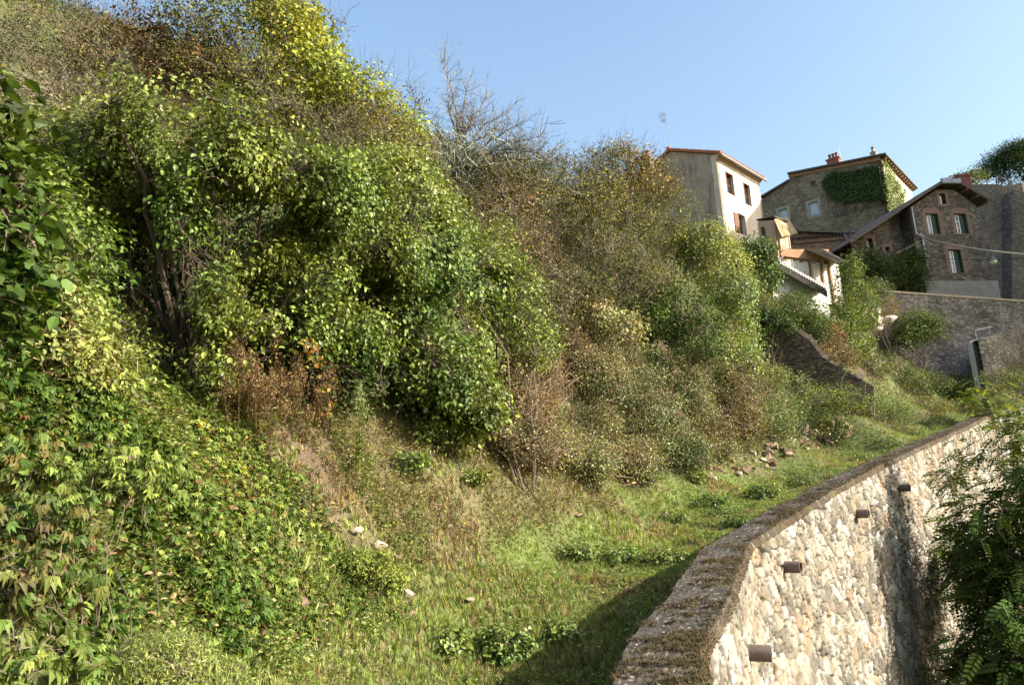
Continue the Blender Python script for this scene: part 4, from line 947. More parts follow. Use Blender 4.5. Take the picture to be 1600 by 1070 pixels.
scrub('olive_scrub', 'dark olive scrub between russet shrub and yellow lit tree', [(370, 70, 23, 90, 70, 2), (330, 0, 24, 90, 70, 2), (400, 140, 22, 60, 60, 2), (420, 20, 25, 50, 50, 2)], .10, (('olive', 5), ('mid', 2), ('yel', 1)), 1400, 11, 23, tip_cols=(('olive', 2), ('lime', 2)))
bush('yellow_tree', 'sunlit yellow green tree on the skyline, brightest of the hillside', 'tree',
     [(470, 80, 24, 50, 70, 2), (510, 130, 24, 45, 50, 2), (450, 30, 25, 45, 45, 2), (480, 180, 23.5, 50, 35, 2)], .15, (('yel', 5), ('lime', 3), ('olive', 1)), 800, 13, .25, .4, mat='leaf', seed=24, stems=16, stem_r=.05, bare=40, bare_len=1.0)
bush('yellow_shrub', 'smaller yellow green shrub just below the sunlit skyline tree', 'shrub', [(560, 160, 24, 50, 32, 2), (610, 185, 25, 40, 25, 2), (640, 225, 25, 30, 30, 2)], .13, (('yel', 5), ('lime', 2)), 330, 12, .22, .4, seed=25, bare=60, bare_len=1.0)
scrub('brown_brush', 'brown twiggy brush sloping below the yellow lit tree', [(450, 215, 22, 70, 45, 2), (530, 240, 22.5, 80, 50, 2), (480, 280, 21, 80, 40, 2)], .07, (('brown', 2), ('olive', 5), ('mid', 1)), 1900, 8, 26, bare=500, bare_len=.9)
scrub('mixed_brush', 'olive and yellow flecked brush left of the bare tree', [(600, 240, 23.5, 60, 45, 2), (655, 260, 24, 35, 50, 2), (600, 290, 22.5, 70, 35, 2), (560, 200, 24.5, 50, 30, 2)], .08, (('olive', 4), ('yel', 2), ('gold', 1), ('brown', 1)), 1300, 8, 27, bare=500)
bush('green_slope_bush', 'leafy green bush climbing the slope under the bare tree', 'bush', [(640, 340, 20, 60, 50, 1.5), (660, 290, 21.5, 30, 40, 1.5), (560, 290, 20, 70, 30, 1.5), (610, 320, 20, 60, 40, 1.5)], .10, (('mid', 3), ('lime', 3), ('bright', 2)), 700, 12, .17, .3, seed=28, mat='glossy')
scrub('feathery_sapling', 'thin dark sapling standing against the sky beside the sunlit yellow tree', [(515, 70, 26, 40, 50, 1), (545, 110, 26, 25, 40, 1)], .09, (('olive', 3), ('brown', 1)), 110, 7, 29, bare=60, stems=6, bare_len=1.2)
scrub('sky_twigs', 'sparse leafy twigs on the skyline between yellow shrub and bare tree', [(620, 160, 26, 45, 35, 1), (585, 135, 26, 30, 30, 1), (650, 190, 26, 30, 30, 1)], .08, (('olive', 3), ('gold', 1), ('brown', 1)), 170, 6, 30, bare=120, stems=8)
# the bare tree
def bare_tree():
    g = np.random.default_rng(5); base = P(712, 330, 25); root = thing('bare_tree', 'bare grey tree with spreading leafless branches against the sky', 'tree', base)
    tips = [P(*q) for q in ((692, 100, 25), (730, 135, 25), (700, 160, 25.3), (765, 150, 25), (820, 190, 24.6), (850, 215, 24.4), (790, 180, 25), (860, 240, 24), (885, 262, 24), (830, 235, 24.3), (775, 205, 25), (680, 200, 25.5), (745, 175, 25), (690, 240, 25), (800, 255, 24.5), (725, 200, 25.4))]
    mids = [P(714, 190, 25), P(718, 200, 25), P(712, 210, 25), P(725, 215, 25), P(760, 225, 24.8), P(775, 230, 24.7), P(740, 215, 25), P(780, 240, 24.5), P(790, 248, 24.4), P(760, 240, 24.6), P(730, 225, 25), P(702, 240, 25.2), P(720, 215, 25), P(705, 260, 25), P(740, 262, 24.7), P(715, 230, 25)]
    pr = []; L = []
    for m, t in zip(mids, tips):
        c1 = curves(base[None], m[None], g, 6, .05)[0]; c2 = curves(m[None], t[None], g, 8, .06, .04)[0]; c = np.vstack([c1, c2[1:]]); L.append(c)
    L = np.array(L); n, k, _ = L.shape; tc = np.array([.20, .185, .165])
    pr.append(curve_sticks(L, .055, .006, tc*g.uniform(.7, 1.3, (n, 1)), 5))
    f = L[:, 6:].reshape(-1, 3); idx = g.choice(len(f), 620); p = f[idx]; d = unit(unit(p-base)*.6+g.normal(0, .55, (len(idx), 3))+[0, 0, .35]); ln = g.uniform(.25, 1.1, (len(idx), 1))
    c = curves(p, p+d*ln, g, 4, .12); pr.append(curve_sticks(c, .010, .003, tc*g.uniform(.7, 1.4, (len(idx), 1))))
    q = c[:, 2]; dd = unit(d+g.normal(0, .6, d.shape)); pr.append(sticks(q, q+dd*ln*.45, .005, .002, tc)); q = c[:, 3]; dd = unit(d+g.normal(0, .6, d.shape)); pr.append(sticks(q, q+dd*ln*.35, .004, .002, tc))
    c3 = P(735, 265, 24.6)+g.normal(0, 1, (900, 3))*[1.1, .6, .55]; d = unit(g.normal(0, 1, (900, 3))+[.4, 0, .3]); cc = curves(c3, c3+d*.7, g, 3, .2); 
    V, F, T = join(pr); mesh_np('trunk', V, F, MT['bark'], T, root)
    V, F, T = curve_sticks(cc, .012, .006, np.array([.24, .25, .19])*g.uniform(.6, 1.3, (900, 1))); mesh_np('lichen_twigs', V, [F], MT['bark'], T, root)
bare_tree()

# ------------------------------------------------ the wide brown thicket below the pale house
th = [('tawny_thicket', 'tawny dry thicket below the bare tree', [(750, 300, 25, 70, 50, 2), (720, 350, 23.5, 60, 50, 2), (790, 270, 26, 50, 35, 2)], (('olive', 5), ('brown', 2), ('mid', 1)), 2000, 40),
      ('olive_thicket', 'olive thicket forming the skyline midway between bare tree and pale house', [(860, 290, 27, 70, 45, 2), (900, 330, 26, 70, 50, 2), (830, 320, 25.5, 60, 50, 2)], (('olive', 5), ('mid', 2), ('gold', 1)), 2400, 41),
      ('amber_thicket', 'amber tinted thicket on the skyline left of the pale house', [(960, 270, 29, 60, 35, 2), (1010, 300, 30, 45, 40, 2), (940, 320, 28, 50, 50, 2)], (('gold', 2), ('olive', 5), ('mid', 1)), 2300, 42),
      ('green_thicket', 'greenish thicket in front of the pale house gable', [(1030, 350, 31, 60, 50, 2), (1070, 390, 32, 50, 45, 2), (985, 370, 29, 55, 55, 2)], (('olive', 5), ('lime', 2), ('mid', 2)), 2200, 43),
      ('straw_brush', 'dry straw brown brush below the tawny thicket', [(770, 400, 21, 60, 60, 1.5), (830, 420, 22, 60, 60, 1.5), (860, 480, 21, 40, 50, 1.5), (790, 340, 23, 60, 50, 1.5)], (('brown', 4), ('straw', 1), ('olive', 3)), 1600, 44),
      ('dense_brush', 'dense olive brush midway down the slope, below the thickets', [(930, 410, 25.5, 70, 55, 2), (900, 470, 24, 60, 45, 2), (990, 450, 26, 60, 45, 2)], (('olive', 4), ('mid', 2), ('brown', 1)), 2300, 45)]
for nm, lb, L, cl, nc_, sd__ in th:
    scrub(nm, lb, L, .085, cl, nc_, 9, sd__, bare=520, bare_len=1.1, stems=60, stem_r=.016, cat='thicket', twig_r=.005)
bush('dark_hawthorn', 'dark green rounded bush above the silver hedge', 'bush', [(1060, 485, 26, 55, 45, 1.5), (1010, 500, 25.5, 40, 35, 1.5), (1090, 530, 26, 40, 40, 1.5)], .09, (('deep', 4), ('mid', 3)), 800, 13, .18, .3, seed=46)
bush('cream_leaved_shrub', 'cream and brown speckled shrub left of the dark rounded bush', 'shrub', [(965, 520, 23.5, 45, 35, 1.2), (930, 500, 23.5, 30, 35, 1.2)], .10, (('pale', 3), ('straw', 2), ('mid', 2)), 350, 11, .15, .3, seed=47, mat='glossy')
bush('climbing_vine', 'bright pale green vine curtain hanging below the pale house', 'vine', [(1130, 430, 30, 45, 60, 1.2), (1150, 510, 29, 32, 55, 1), (1100, 380, 31, 50, 35, 1.2), (1120, 560, 27.5, 40, 40, 1), (1165, 560, 27.5, 25, 35, .8), (1150, 460, 29, 30, 40, 1)],
     .085, (('pale', 3), ('lime', 4), ('yel', 1)), 1900, 13, .16, .4, seed=48, stems=12, mat='glossy', cvar=.25)
bush('glossy_fig_bush', 'dark glossy bush at the foot of the pale house beside the outhouse', 'bush', [(1165, 400, 44, 30, 28, 1.2), (1195, 430, 43, 22, 30, 1.2), (1185, 395, 44, 25, 20, 1), (1175, 460, 41, 28, 25, 1)], .17, (('deep', 3), ('mid', 4), ('lime', 1)), 600, 11, .25, .3, seed=49, mat='glossy')

# ------------------------------------------------ hedge of small silvery leaves above the lane
hd = [('brown_hedge', 'brown dried shrub with fine upright twigs, next to the dogwood bush', [A(840, 590, -.6, 40, 60, 1), A(812, 640, -1.0, 26, 45, .7), A(822, 700, -.5, 38, 34, .6), A(788, 672, -.6, 30, 36, .6), A(850, 715, -.4, 40, 26, .6), A(800, 590, -2.0, 24, 40, .7), A(880, 560, -.6, 45, 45, 1), A(830, 650, -.4, 35, 40, .8)], (('brown', 4), ('straw', 1), ('olive', 3)), 1700, 60, 700),
      ('silver_shrub', 'silver flecked grey green shrub, tallest of the hedge', [A(930, 600, -.7, 60, 60, 1.2), A(980, 580, -.7, 55, 50, 1.2), A(920, 670, -.5, 50, 45, 1)], (('silver', 4), ('mid', 3), ('olive', 3)), 1900, 61, 240),
      ('small_leaved_shrub', 'small leaved dull green shrub in the middle of the hedge', [A(1050, 600, -.8, 60, 50, 1.2), A(1020, 660, -.6, 60, 50, 1.2), A(1080, 650, -.6, 40, 45, 1)], (('silver', 3), ('olive', 3), ('mid', 3)), 1900, 62, 200),
      ('thorny_shrub', 'darker thorny shrub with brown patches over the tumbled stones', [A(1130, 620, -.8, 55, 50, 1.2), A(1150, 670, -.6, 50, 40, 1), A(1110, 690, -.5, 50, 35, 1)], (('olive', 4), ('silver', 2), ('brown', 2), ('mid', 1)), 1700, 63, 300),
      ('privet_shrub', 'lighter privet like shrub ending the hedge below the ruined bank wall', [(1190, 590, 32, 40, 26, 1.2), (1235, 602, 30.5, 45, 20, 1.2), (1215, 640, 29, 45, 25, 1), A(1200, 660, -.6, 45, 40, 1), A(1260, 640, -.6, 35, 35, 1)], (('silver', 2), ('lime', 3), ('mid', 3)), 1500, 64, 120),
      ('low_straw_shrub', 'low straw coloured shrub at the foot of the silver hedge by the lane', [A(900, 720, -.3, 60, 40, .8), A(980, 725, -.3, 60, 35, .8), A(860, 700, -.3, 40, 35, .8)], (('olive', 3), ('lime', 2), ('silver', 3), ('straw', 1)), 1300, 65, 300),
      ('low_green_shrub', 'low mixed green shrub just before the tumbled stones', [A(1060, 710, -.3, 55, 30, .8), A(1010, 690, -.4, 50, 40, .8)], (('mid', 3), ('olive', 2), ('silver', 2)), 900, 66, 120)]
for nm, lb, L, cl, nc_, sd__, br in hd:
    scrub(nm, lb, L, .062, cl, int(nc_*1.9), 15, sd__, bare=br, bare_len=.7, stems=70, stem_r=.010, mat='glossy', cat='shrub', twig_r=.0035, spread=.14, tpl=T_SIMPLE, stem_col=(.19, .13, .085))
bush('ivy_clump', 'bright green ivy hanging over the tumbled stones near the lane bend', 'ivy', [A(1300, 665, -.4, 28, 35, .8), A(1290, 630, -.5, 40, 25, .8), A(1330, 640, -.5, 30, 20, .8)], .07, (('bright', 3), ('lime', 3)), 500, 12, .14, .4, seed=67, mat='glossy')

# ------------------------------------------------ round the sheds and up to the terrace
fb = [('shed_side_scrub', 'rough olive scrub directly under the shed', [(1180, 480, 38, 40, 20, 1), (1220, 480, 40, 40, 18, 1), (1160, 450, 38, 25, 25, 1)], (('olive', 4), ('mid', 2), ('lime', 1)), 500, 70, .10),
      ('ivy_ball', 'rounded dark ivy bush in front of the shed', [(1255, 490, 41, 32, 26, 1.2), (1272, 510, 40, 22, 24, 1), (1235, 475, 42, 22, 15, 1)], (('deep', 3), ('mid', 4), ('lime', 1)), 500, 71, .12),
      ('trailing_ivy', 'dark ivy spilling over the high left end of the ruined bank wall', [(1180, 500, 33, 22, 20, .6), (1200, 492, 33, 26, 9, .5), (1178, 530, 33, 14, 26, .5), (1228, 506, 33, 14, 7, .4)], (('deep', 3), ('mid', 3)), 420, 88, .12),
      ('ash_sapling', 'tall slender light green sapling right of the shed', [(1325, 450, 43, 24, 42, 1), (1345, 480, 43, 26, 40, 1), (1318, 500, 42, 30, 35, 1), (1330, 415, 43, 14, 20, .6), (1335, 540, 41, 30, 25, 1)], (('lime', 3), ('mid', 4), ('pale', 1)), 900, 72, .12),
      ('withered_shrub', 'withered tan shrub between the ivy bush and slender sapling', [(1298, 530, 40, 18, 32, .8), (1285, 560, 39, 22, 20, .8), (1318, 560, 39, 18, 20, .8)], (('straw', 3), ('rust', 2), ('brown', 2)), 380, 73, .10),
      ('blue_green_tuft', 'small blue green tuft on top of the crumbling plaster mound', [(1367, 450, 47, 20, 14, .8), (1380, 462, 47, 12, 10, .6)], (('silver', 2), ('mid', 3)), 160, 74, .10),
      ('tan_weeds', 'tan dried weeds draping the crumbling mound', [(1390, 480, 46, 14, 22, .6), (1362, 500, 45, 14, 16, .6)], (('straw', 3), ('olive', 2), ('gold', 1)), 170, 75, .09),
      ('terrace_bush', 'rounded green bush against the terrace wall', [(1425, 505, 46.5, 32, 18, 1.2), (1450, 512, 46.5, 26, 22, 1.2), (1415, 525, 46, 24, 20, 1.2)], (('deep', 2), ('mid', 4), ('lime', 2)), 600, 76, .13),
      ('lime_bank_shrub', 'lime green shrub low on the bank right of the terrace bush', [A(1480, 570, -1, 35, 30, 1.2), A(1450, 560, -1, 30, 20, 1), A(1500, 605, -1, 25, 25, 1)], (('lime', 4), ('yel', 2), ('mid', 2)), 700, 77, .11),
      ('bank_bramble', 'dark hollowed bramble on the bank below the terrace bush', [A(1400, 590, -.8, 50, 25, 1), A(1440, 600, -.8, 45, 22, 1), A(1370, 570, -.8, 30, 22, 1)], (('mid', 4), ('deep', 2), ('lime', 2), ('brown', 1)), 700, 78, .10),
      ('path_side_bramble', 'fresh green bramble at the lane side below the ruined bank wall', [(1300, 618, 29.6, 42, 18, .9), (1345, 628, 29, 32, 14, .8), (1270, 625, 29.5, 30, 25, .8), A(1340, 615, -.6, 45, 20, .8), A(1380, 640, -.5, 45, 18, .8), A(1300, 600, -.7, 30, 15, .8)], (('lime', 3), ('bright', 2), ('mid', 2)), 700, 79, .08),
      ('lane_end_scrub', 'pale weedy scrub at the far end of the lane', [A(1440, 635, -.5, 50, 15, .8), A(1490, 640, -.5, 35, 14, .8)], (('lime', 3), ('straw', 2), ('mid', 1)), 450, 80, .08),
      ('wall_foot_plants', 'low plants along the foot of the curved stair wall', [(1565, 590, 44, 40, 10, .8), (1600, 598, 44, 30, 8, .6), (1590, 575, 46, 14, 16, .5)], (('mid', 3), ('lime', 2), ('straw', 1)), 260, 81, .09)]
for nm, lb, L, cl, nc_, sd__, lf in fb:
    bush(nm, lb, 'shrub', L, lf, cl, nc_, 12, .2, .2, T_SIMPLE, 'leaf', .5, stems=14, stem_r=.02, seed=sd__, bare=30, bare_len=.8, cvar=.25)
bush('conifer_shrub', 'feathery yellow green shrub with flat tiered sprays before the stair pier', 'shrub', [(1545, 612, 36, 28, 10, 1), (1530, 628, 35, 38, 10, 1), (1560, 634, 35, 25, 8, 1)], .30, (('lime', 3), ('yel', 2), ('mid', 2)), 200, 5, .2, .1, T_PIN, seed=82, up=1.2, out=.2)
bush('pine_tree', 'dark spreading pine crown above the castle wall', 'pine', [(1578, 250, 88, 32, 22, 3), (1608, 238, 88, 36, 16, 3), (1602, 268, 87, 36, 14, 3), (1550, 262, 88, 16, 10, 2)], .36, (('deep', 6), ('mid', 1)), 1200, 24, .45, 0, T_NARROW, 'dry', gap=.45, gapf=.35, seed=83, tree=True, base=P(1600, 330, 88), stems=12, stem_r=.16, cvar=.3)
bush('distant_tree', 'small feathery tree on the castle wall left of the pine', 'tree', [(1512, 280, 84, 24, 9, 2), (1495, 284, 84, 14, 6, 1.5)], .3, (('mid', 3), ('olive', 2)), 150, 10, .4, .1, T_SIMPLE, seed=84, tree=True, base=P(1512, 320, 84), stems=8, stem_r=.08)

# ------------------------------------------------ ivy on house walls
def wall_ivy(name, label, wl_, poly, leaf, cols, n, seed, depth=.3):
    g = np.random.default_rng(seed); uz = np.array(wl_.poly(poly)); lo_, hi_ = uz.min(0), uz.max(0); q = g.uniform(lo_, hi_, (n*4, 2)); q = q[inpoly(q[:, 0], q[:, 1], [tuple(a) for a in uz])]
    f3 = fbm(np.column_stack([q, q[:, 0]*0])*1.6, 3, seed); q = q[g.random(len(q)) < np.clip((f3-.25)*4, .15, 1)][:n]
    root = thing(name, label, 'ivy', wl_.pt(uz[:, 0].mean(), lo_[1])); m = len(q)
    pos = wl_.o+wl_.u*q[:, :1]+np.array([0, 0, 1.0])*q[:, 1:]+wl_.n*(.05+depth*g.random((m, 1))*fbm(np.column_stack([q, q[:, 0]*0])*1.1, 3, seed+1)[:, None]*2)
    nr = unit(wl_.n+g.normal(0, .4, (m, 3))+[0, 0, .4]); ax = unit(g.normal(0, .5, (m, 3))-[0, 0, 1.0]); tn = palette(m, cols, g)*g.uniform(.7, 1.3, (m, 1))
    V, F, T = leafcloud(pos, nr, ax, leaf*g.uniform(.6, 1.3, m), tn, T_SIMPLE); mesh_np('foliage', V, F, MT['glossy'], T, root)
    s_ = [i for i in range(0, m, max(1, m//60))]; a = pos[s_]; b = a.copy(); b[:, 2] = wl_.o[2]+lo_[1]; b += wl_.u*g.normal(0, .3, (len(s_), 1)); c = curves(b-wl_.n*.05, a, g, 6, .06)
    V, F, T = curve_sticks(c, .03, .01, np.array([.12, .09, .06])); mesh_np('stems', V, F, MT['bark'], T, root)
wall_ivy('wall_ivy', 'dark ivy spread over the upper front corner of the broad stone house', fr, [(1284, 285), (1300, 268), (1330, 268), (1350, 262), (1377, 258), (1392, 317), (1370, 312), (1320, 317), (1300, 312)], .24, (('deep', 3), ('mid', 4)), 5200, 90)
wall_ivy('gable_side_ivy', 'sunlit yellow green ivy on the side wall of the broad stone house', sd2, [(1376, 250), (1388, 262), (1400, 285), (1410, 300), (1408, 330), (1385, 330)], .24, (('lime', 3), ('bright', 2), ('mid', 1)), 3200, 91)
bush('trellis_vine', 'dark vine covering the terrace in front of the gabled stone house', 'vine', [(1360, 415, 53, 30, 20, 1.2), (1400, 420, 53.5, 35, 24, 1.2), (1430, 430, 53.5, 22, 30, 1), (1375, 440, 53, 40, 18, 1.2), (1350, 400, 53, 18, 10, 1), (1425, 400, 54, 20, 12, 1)], .15, (('deep', 5), ('mid', 3), ('lime', 1)), 900, 13, .25, .4, T_SIMPLE, 'leaf', .4, seed=92)
g = MB()                                             # crumbling white mound and stones by the lane
def rock(name, label, cat, px, py, d, s, col, group=None, seed=0, flat=.6):
    r = random.Random(seed); bm = bmesh.new(); bmesh.ops.create_icosphere(bm, subdivisions=3, radius=1)
    cuts = [(Vector([r.gauss(0, 1) for _ in range(3)]).normalized(), r.uniform(.35, .72)) for _ in range(14)]
    for v in bm.verts:
        for nrm, h in cuts:
            k = v.co.dot(nrm)
            if k > h: v.co -= nrm*(k-h)
        v.co += Vector([r.gauss(0, .02) for _ in range(3)])
    sx, sy = s*r.uniform(.8, 1.2), s*r.uniform(.7, 1.1); rot = Matrix.Rotation(r.uniform(0, 6), 3, 'Z') @ Matrix.Rotation(r.uniform(-.4, .4), 3, 'X')
    for v in bm.verts: v.co = rot @ Vector((v.co.x*sx, v.co.y*sy, v.co.z*s*flat))
    me = bpy.data.meshes.new(name); bm.to_mesh(me); bm.free(); me.materials.append(col); o = bpy.data.objects.new(name, me); COL.objects.link(o); o.location = P(px, py, d); tag(o, label, cat, group); return o
rk = [plain('rock_tan', (.23, .165, .11), .9, .4, 5, bump=.8), plain('rock_pale', (.36, .29, .215), .9, .3, 5, bump=.8), plain('rock_brown', (.15, .10, .065), .9, .4, 5, bump=.8)]
wht = plain('crumbled_plaster', (.46, .40, .33), .95, .25, 3, bump=.9)
rr = random.Random(8)
for k in range(16):
    rock('plaster_lump', 'white crumbling plaster lump on the mound beside the slender sapling', 'rubble', 1352+rr.uniform(0, 38), 484+rr.uniform(0, 34)+0, 45.5+rr.uniform(-.5, .5), rr.uniform(.25, .6), wht, 'white plaster rubble of the mound', k+50, .8)
for k in range(40):
    t = rr.random(); px = 1108+t*100; py = 752-t*20-rr.uniform(0, 32)
    rock('tumbled_stone', 'tumbled brown stone at the foot of the thorny shrub', 'stone', px, py, gd(px, py)+.04, rr.uniform(.08, .2), rk[(0, 2, 0, 2, 1)[k % 5]], 'tumbled stones under the thorny shrub', k+100, .8)
for k in range(60):
    t = rr.random(); px = 1195+t*130; py = 732-t*48-rr.uniform(0, 36+t*12)
    rock('tumbled_stone', 'tumbled stone in the collapsed bank wall right of the hedge', 'stone', px, py, gd(px, py)+.06, rr.uniform(.12, .28), rk[(0, 2, 2, 0, 1)[k % 5]], 'tumbled stones of the collapsed bank wall', k+140, .85)
for (px, py, s, c, lb) in ((588, 850, .20, 1, 'pale angular rock on the bare earth of the bank'), (560, 828, .13, 1, 'upright pale rock standing beside the angular one on the bank'), (637, 928, .17, 1, 'rounded buff rock low in the grass'), (641, 958, .13, 0, 'buff rock just below the rounded one in the grass'),
                       (622, 868, .09, 0, 'small brown stone beside the angular rock'), (1040, 803, .17, 1, 'flat grey slab lying on the grass of the lane'), (545, 938, .12, 2, 'brown stone sunk among creeper leaves'), (925, 742, .10, 1, 'white pebble like stone under the low straw shrub'),
                       (470, 940, .14, 2, 'dark reddish rock in a gap of the creeper'), (905, 805, .12, 0, 'little tan stone in the middle of the green bank'), (735, 935, .10, 0, 'half buried stone in the grass left of the wall shadow'), (700, 822, .10, 1, 'light pebble in the dry straw')):
    rock('stone', lb, 'stone', px, py, gd(px, py)-.02, s, rk[c], None, int(px+py), .55)

# ------------------------------------------------ the feathery trees right of the wall
bush('sumac_tree', 'dark green tree with feathery compound leaves leaning against the wall', 'tree',
     [(1585, 760, 21, 62, 50, 1.6), (1605, 840, 20.5, 90, 70, 1.8), (1595, 940, 19, 80, 70, 1.4), (1650, 760, 20, 100, 120, 2), (1550, 880, 20, 40, 45, 1.2), (1640, 1000, 18.5, 110, 100, 1.4), (1560, 1040, 19, 60, 60, 1), (1525, 880, 22.6, 34, 50, .7), (1522, 960, 21.8, 36, 50, .7), (1522, 1050, 20.8, 36, 60, .7)],
     
     .62, (('mid', 4), ('bright', 3), ('deep', 2)), 2300, 4, .28, .25, T_PIN, 'leaf', .45, stems=40, stem_r=.05, seed=95, tree=True, base=np.array([15.2, 18.5, LOWZ]), up=1.2, out=.35, tip_cols=(('lime', 2), ('mid', 2), ('bright', 2)), rag=.7, gap=.46, gapf=.8)
bush('sumac_tree', 'single bright feathery spray rising above the wall top beside the darker sumac', 'tree', [(1540, 665, 21, 26, 24, .6), (1510, 695, 21, 26, 18, .6), (1585, 650, 21, 35, 30, 1), (1500, 745, 21, 26, 26, .7), (1570, 700, 21, 50, 30, 1), (1515, 800, 21, 28, 30, .8)], .45, (('lime', 4), ('bright', 3)), 260, 3, .2, .2, T_PIN, 'leaf', .4, stems=10, stem_r=.02, seed=96, tree=True, base=np.array([15.8, 20.5, LOWZ]), up=1.2, out=.3, gap=.40)
bush('wall_foot_scrub', 'straw coloured weeds rising along the shadowed foot of the big wall', 'weeds', [(1490, 1020, 20, 22, 50, .8), (1470, 1060, 20, 18, 30, .6)], .12, (('straw', 3), ('olive', 3)), 160, 9, .2, -.4, T_NARROW, 'dry', .3, stems=25, stem_r=.012, seed=97)

# ================================================================== GROUND COVER
def ground_pts(n, region, g, dmin=2.5, dmax=60, pw=1.7, xr=(-14, 34), yr=(1, 58)):
    """world points on the ground inside a traced region, denser close by"""
    out_ = []; tot = 0
    for _ in range(60):
        x = g.uniform(*xr, 40000); y = g.uniform(*yr, 40000); d = np.hypot(x, y)
        k = g.random(len(x)) < np.minimum(1, (5/np.maximum(d, 5))**pw); x, y = x[k], y[k]; sd, _ = wall_sd(x, y); k = sd < -.42; x, y, sd = x[k], y[k], sd[k]
        z = gz(x, y); q = np.column_stack([x, y, z]); a, b, dd = proj(q); j1 = (fbm(q*[.9, .9, 0], 3, 91)-.5)*130+g.normal(0, 14, len(q)); j2 = (fbm(q*[.9, .9, 0]+7, 3, 92)-.5)*90+g.normal(0, 8, len(q)); a = a+j1; b = b+j2; k = (dd > dmin) & (dd < dmax) & inpoly(a, b, region)
        out_.append(q[k]); tot += k.sum()
        if tot >= n: break
    return np.vstack(out_)[:n]
def scatter(name, pts, tpls, size, cols, mat, g, tilt=.25, label=None, cvar=.25, kind='stuff', colfn=None, parent=None):
    pr = []; n = len(pts); w_ = g.integers(0, len(tpls), n)
    nr = unit(np.column_stack([g.normal(0, tilt, (n, 2)), np.ones(n)])); an = g.uniform(0, 6.283, n); ax = np.column_stack([np.cos(an), np.sin(an), g.normal(0, .1, n)])
    c = cols(n) if callable(cols) else palette(n, cols, g); c = c*g.normal(1, cvar, (n, 1)).clip(.4, 1.8); sz = size*g.uniform(.5, 1.4, n) if np.isscalar(size) else size
    for k in range(len(tpls)):
        m = w_ == k; pr.append(leafcloud(pts[m], nr[m], ax[m], sz[m], c[m].clip(.005, .9), tpls[k]))
    V, F, T = join(pr); o = mesh_np(name, V, F, MT[mat], T, parent)
    if kind: o['kind'] = kind
    return o
g = np.random.default_rng(77)
OPEN = [(0, 1150), (-300, 1150), (-200, 700), (300, 640), (560, 640), (820, 690), (880, 740), (1100, 755), (1220, 735), (1330, 690), (1420, 650), (1600, 610), (1600, 700), (1100, 860), (900, 1150)]
PATH = [(700, 1150), (620, 980), (700, 860), (900, 790), (1100, 755), (1220, 735), (1330, 690), (1420, 655), (1600, 610), (1600, 700), (1100, 860), (900, 1150)]
STRAW = [(430, 640), (640, 650), (860, 720), (960, 790), (760, 830), (700, 900), (590, 870), (480, 830), (400, 720)]
tf = [tuft(8, s) for s in (1, 2, 3, 4)]
def gcols(pts):
    f = fbm(pts*[1.4, 1.4, 0], 4, 44); a, b, _ = proj(pts); st = inpoly(a, b, STRAW); gr = np.clip((f-.30)*5, .1, .98); gr = np.where(st, gr*.55, gr)
    pick = g.random(len(pts)) < gr; gc = palette(len(pts), (('lime', 6), ('bright', 2), ('mid', 2), ('olive', 1), ('pale', 2)), g)*1.2; sc__ = palette(len(pts), (('straw', 4), ('brown', 2), ('gold', 1), ('olive', 1)), g)
    return np.where(pick[:, None], gc, sc__)
p = ground_pts(80000, OPEN, g, pw=1.6); scatter('grass', p, tf, .13, gcols(p), 'grass', g) if False else None
sz = .05+.13*fbm(p*[.8, .8, 0], 3, 45)**1.5*g.uniform(.6, 1.7, len(p)); sdp, _ = wall_sd(p[:, 0], p[:, 1]); sz *= np.where(sdp > -2.6, .6, 1.15)
cc_ = gcols(p); scatter('grass', p, tf, sz, lambda n: cc_, 'grass', g, .3)
p = ground_pts(8000, [(240, 1150), (420, 900), (620, 860), (820, 900), (1000, 1000), (850, 1150)], g, pw=1.0); cc_c = palette(len(p), (('lime', 4), ('mid', 2), ('olive', 3), ('pale', 2), ('straw', 3)), g)
scatter('bank_grass', p, tf, .07+.10*g.random(len(p)), lambda n: cc_c, 'grass', g, .3)
p = ground_pts(34000, [(640, 1000), (700, 830), (1000, 740), (1250, 690), (1440, 620), (1600, 590), (1600, 700), (1100, 880), (900, 1150)], g, pw=.5); cc_b = gcols(p)
scatter('lane_grass', p, tf, .06+.06*g.random(len(p)), lambda n: cc_b, 'grass', g, .3)
# small herbs
p = ground_pts(80000, OPEN, g, pw=1.5); f = fbm(p*[1.7, 1.7, 0], 4, 46); a, b, _ = proj(p); p = p[(f > .44) & ~(inpoly(a, b, STRAW) & (f < .60))]
m = 3; q = np.repeat(p, m, 0)+np.column_stack([g.normal(0, .035, (len(p)*m, 2)), g.uniform(.01, .09, len(p)*m)])
scatter('low_herbs', q, [T_SIMPLE], .05, (('lime', 6), ('bright', 3), ('mid', 2), ('pale', 2)), 'leaf', g, .45)
p = ground_pts(16000, [(300, 600), (560, 620), (700, 690), (860, 730), (980, 800), (760, 850), (660, 920), (560, 900), (440, 800), (330, 720)], g, pw=.8); f = fbm(p*[.9, .9, 0], 3, 47); p = p[f > .40]; p[:, 2] -= .02
c = curves(p, p+unit(np.column_stack([g.normal(0, .45, (len(p), 2)), np.ones(len(p))]))*g.uniform(.08, .42, (len(p), 1)), g, 3, .12)
cl = palette(len(p), (('straw', 4), ('brown', 3), ('olive', 2), ('pale', 1)), g)*g.uniform(.5, 1.2, (len(p), 1)); V, F, T = curve_sticks(c, .0035, .0015, cl); mesh_np('dry_stems', V, F, MT['dry'], T)['kind'] = 'stuff'
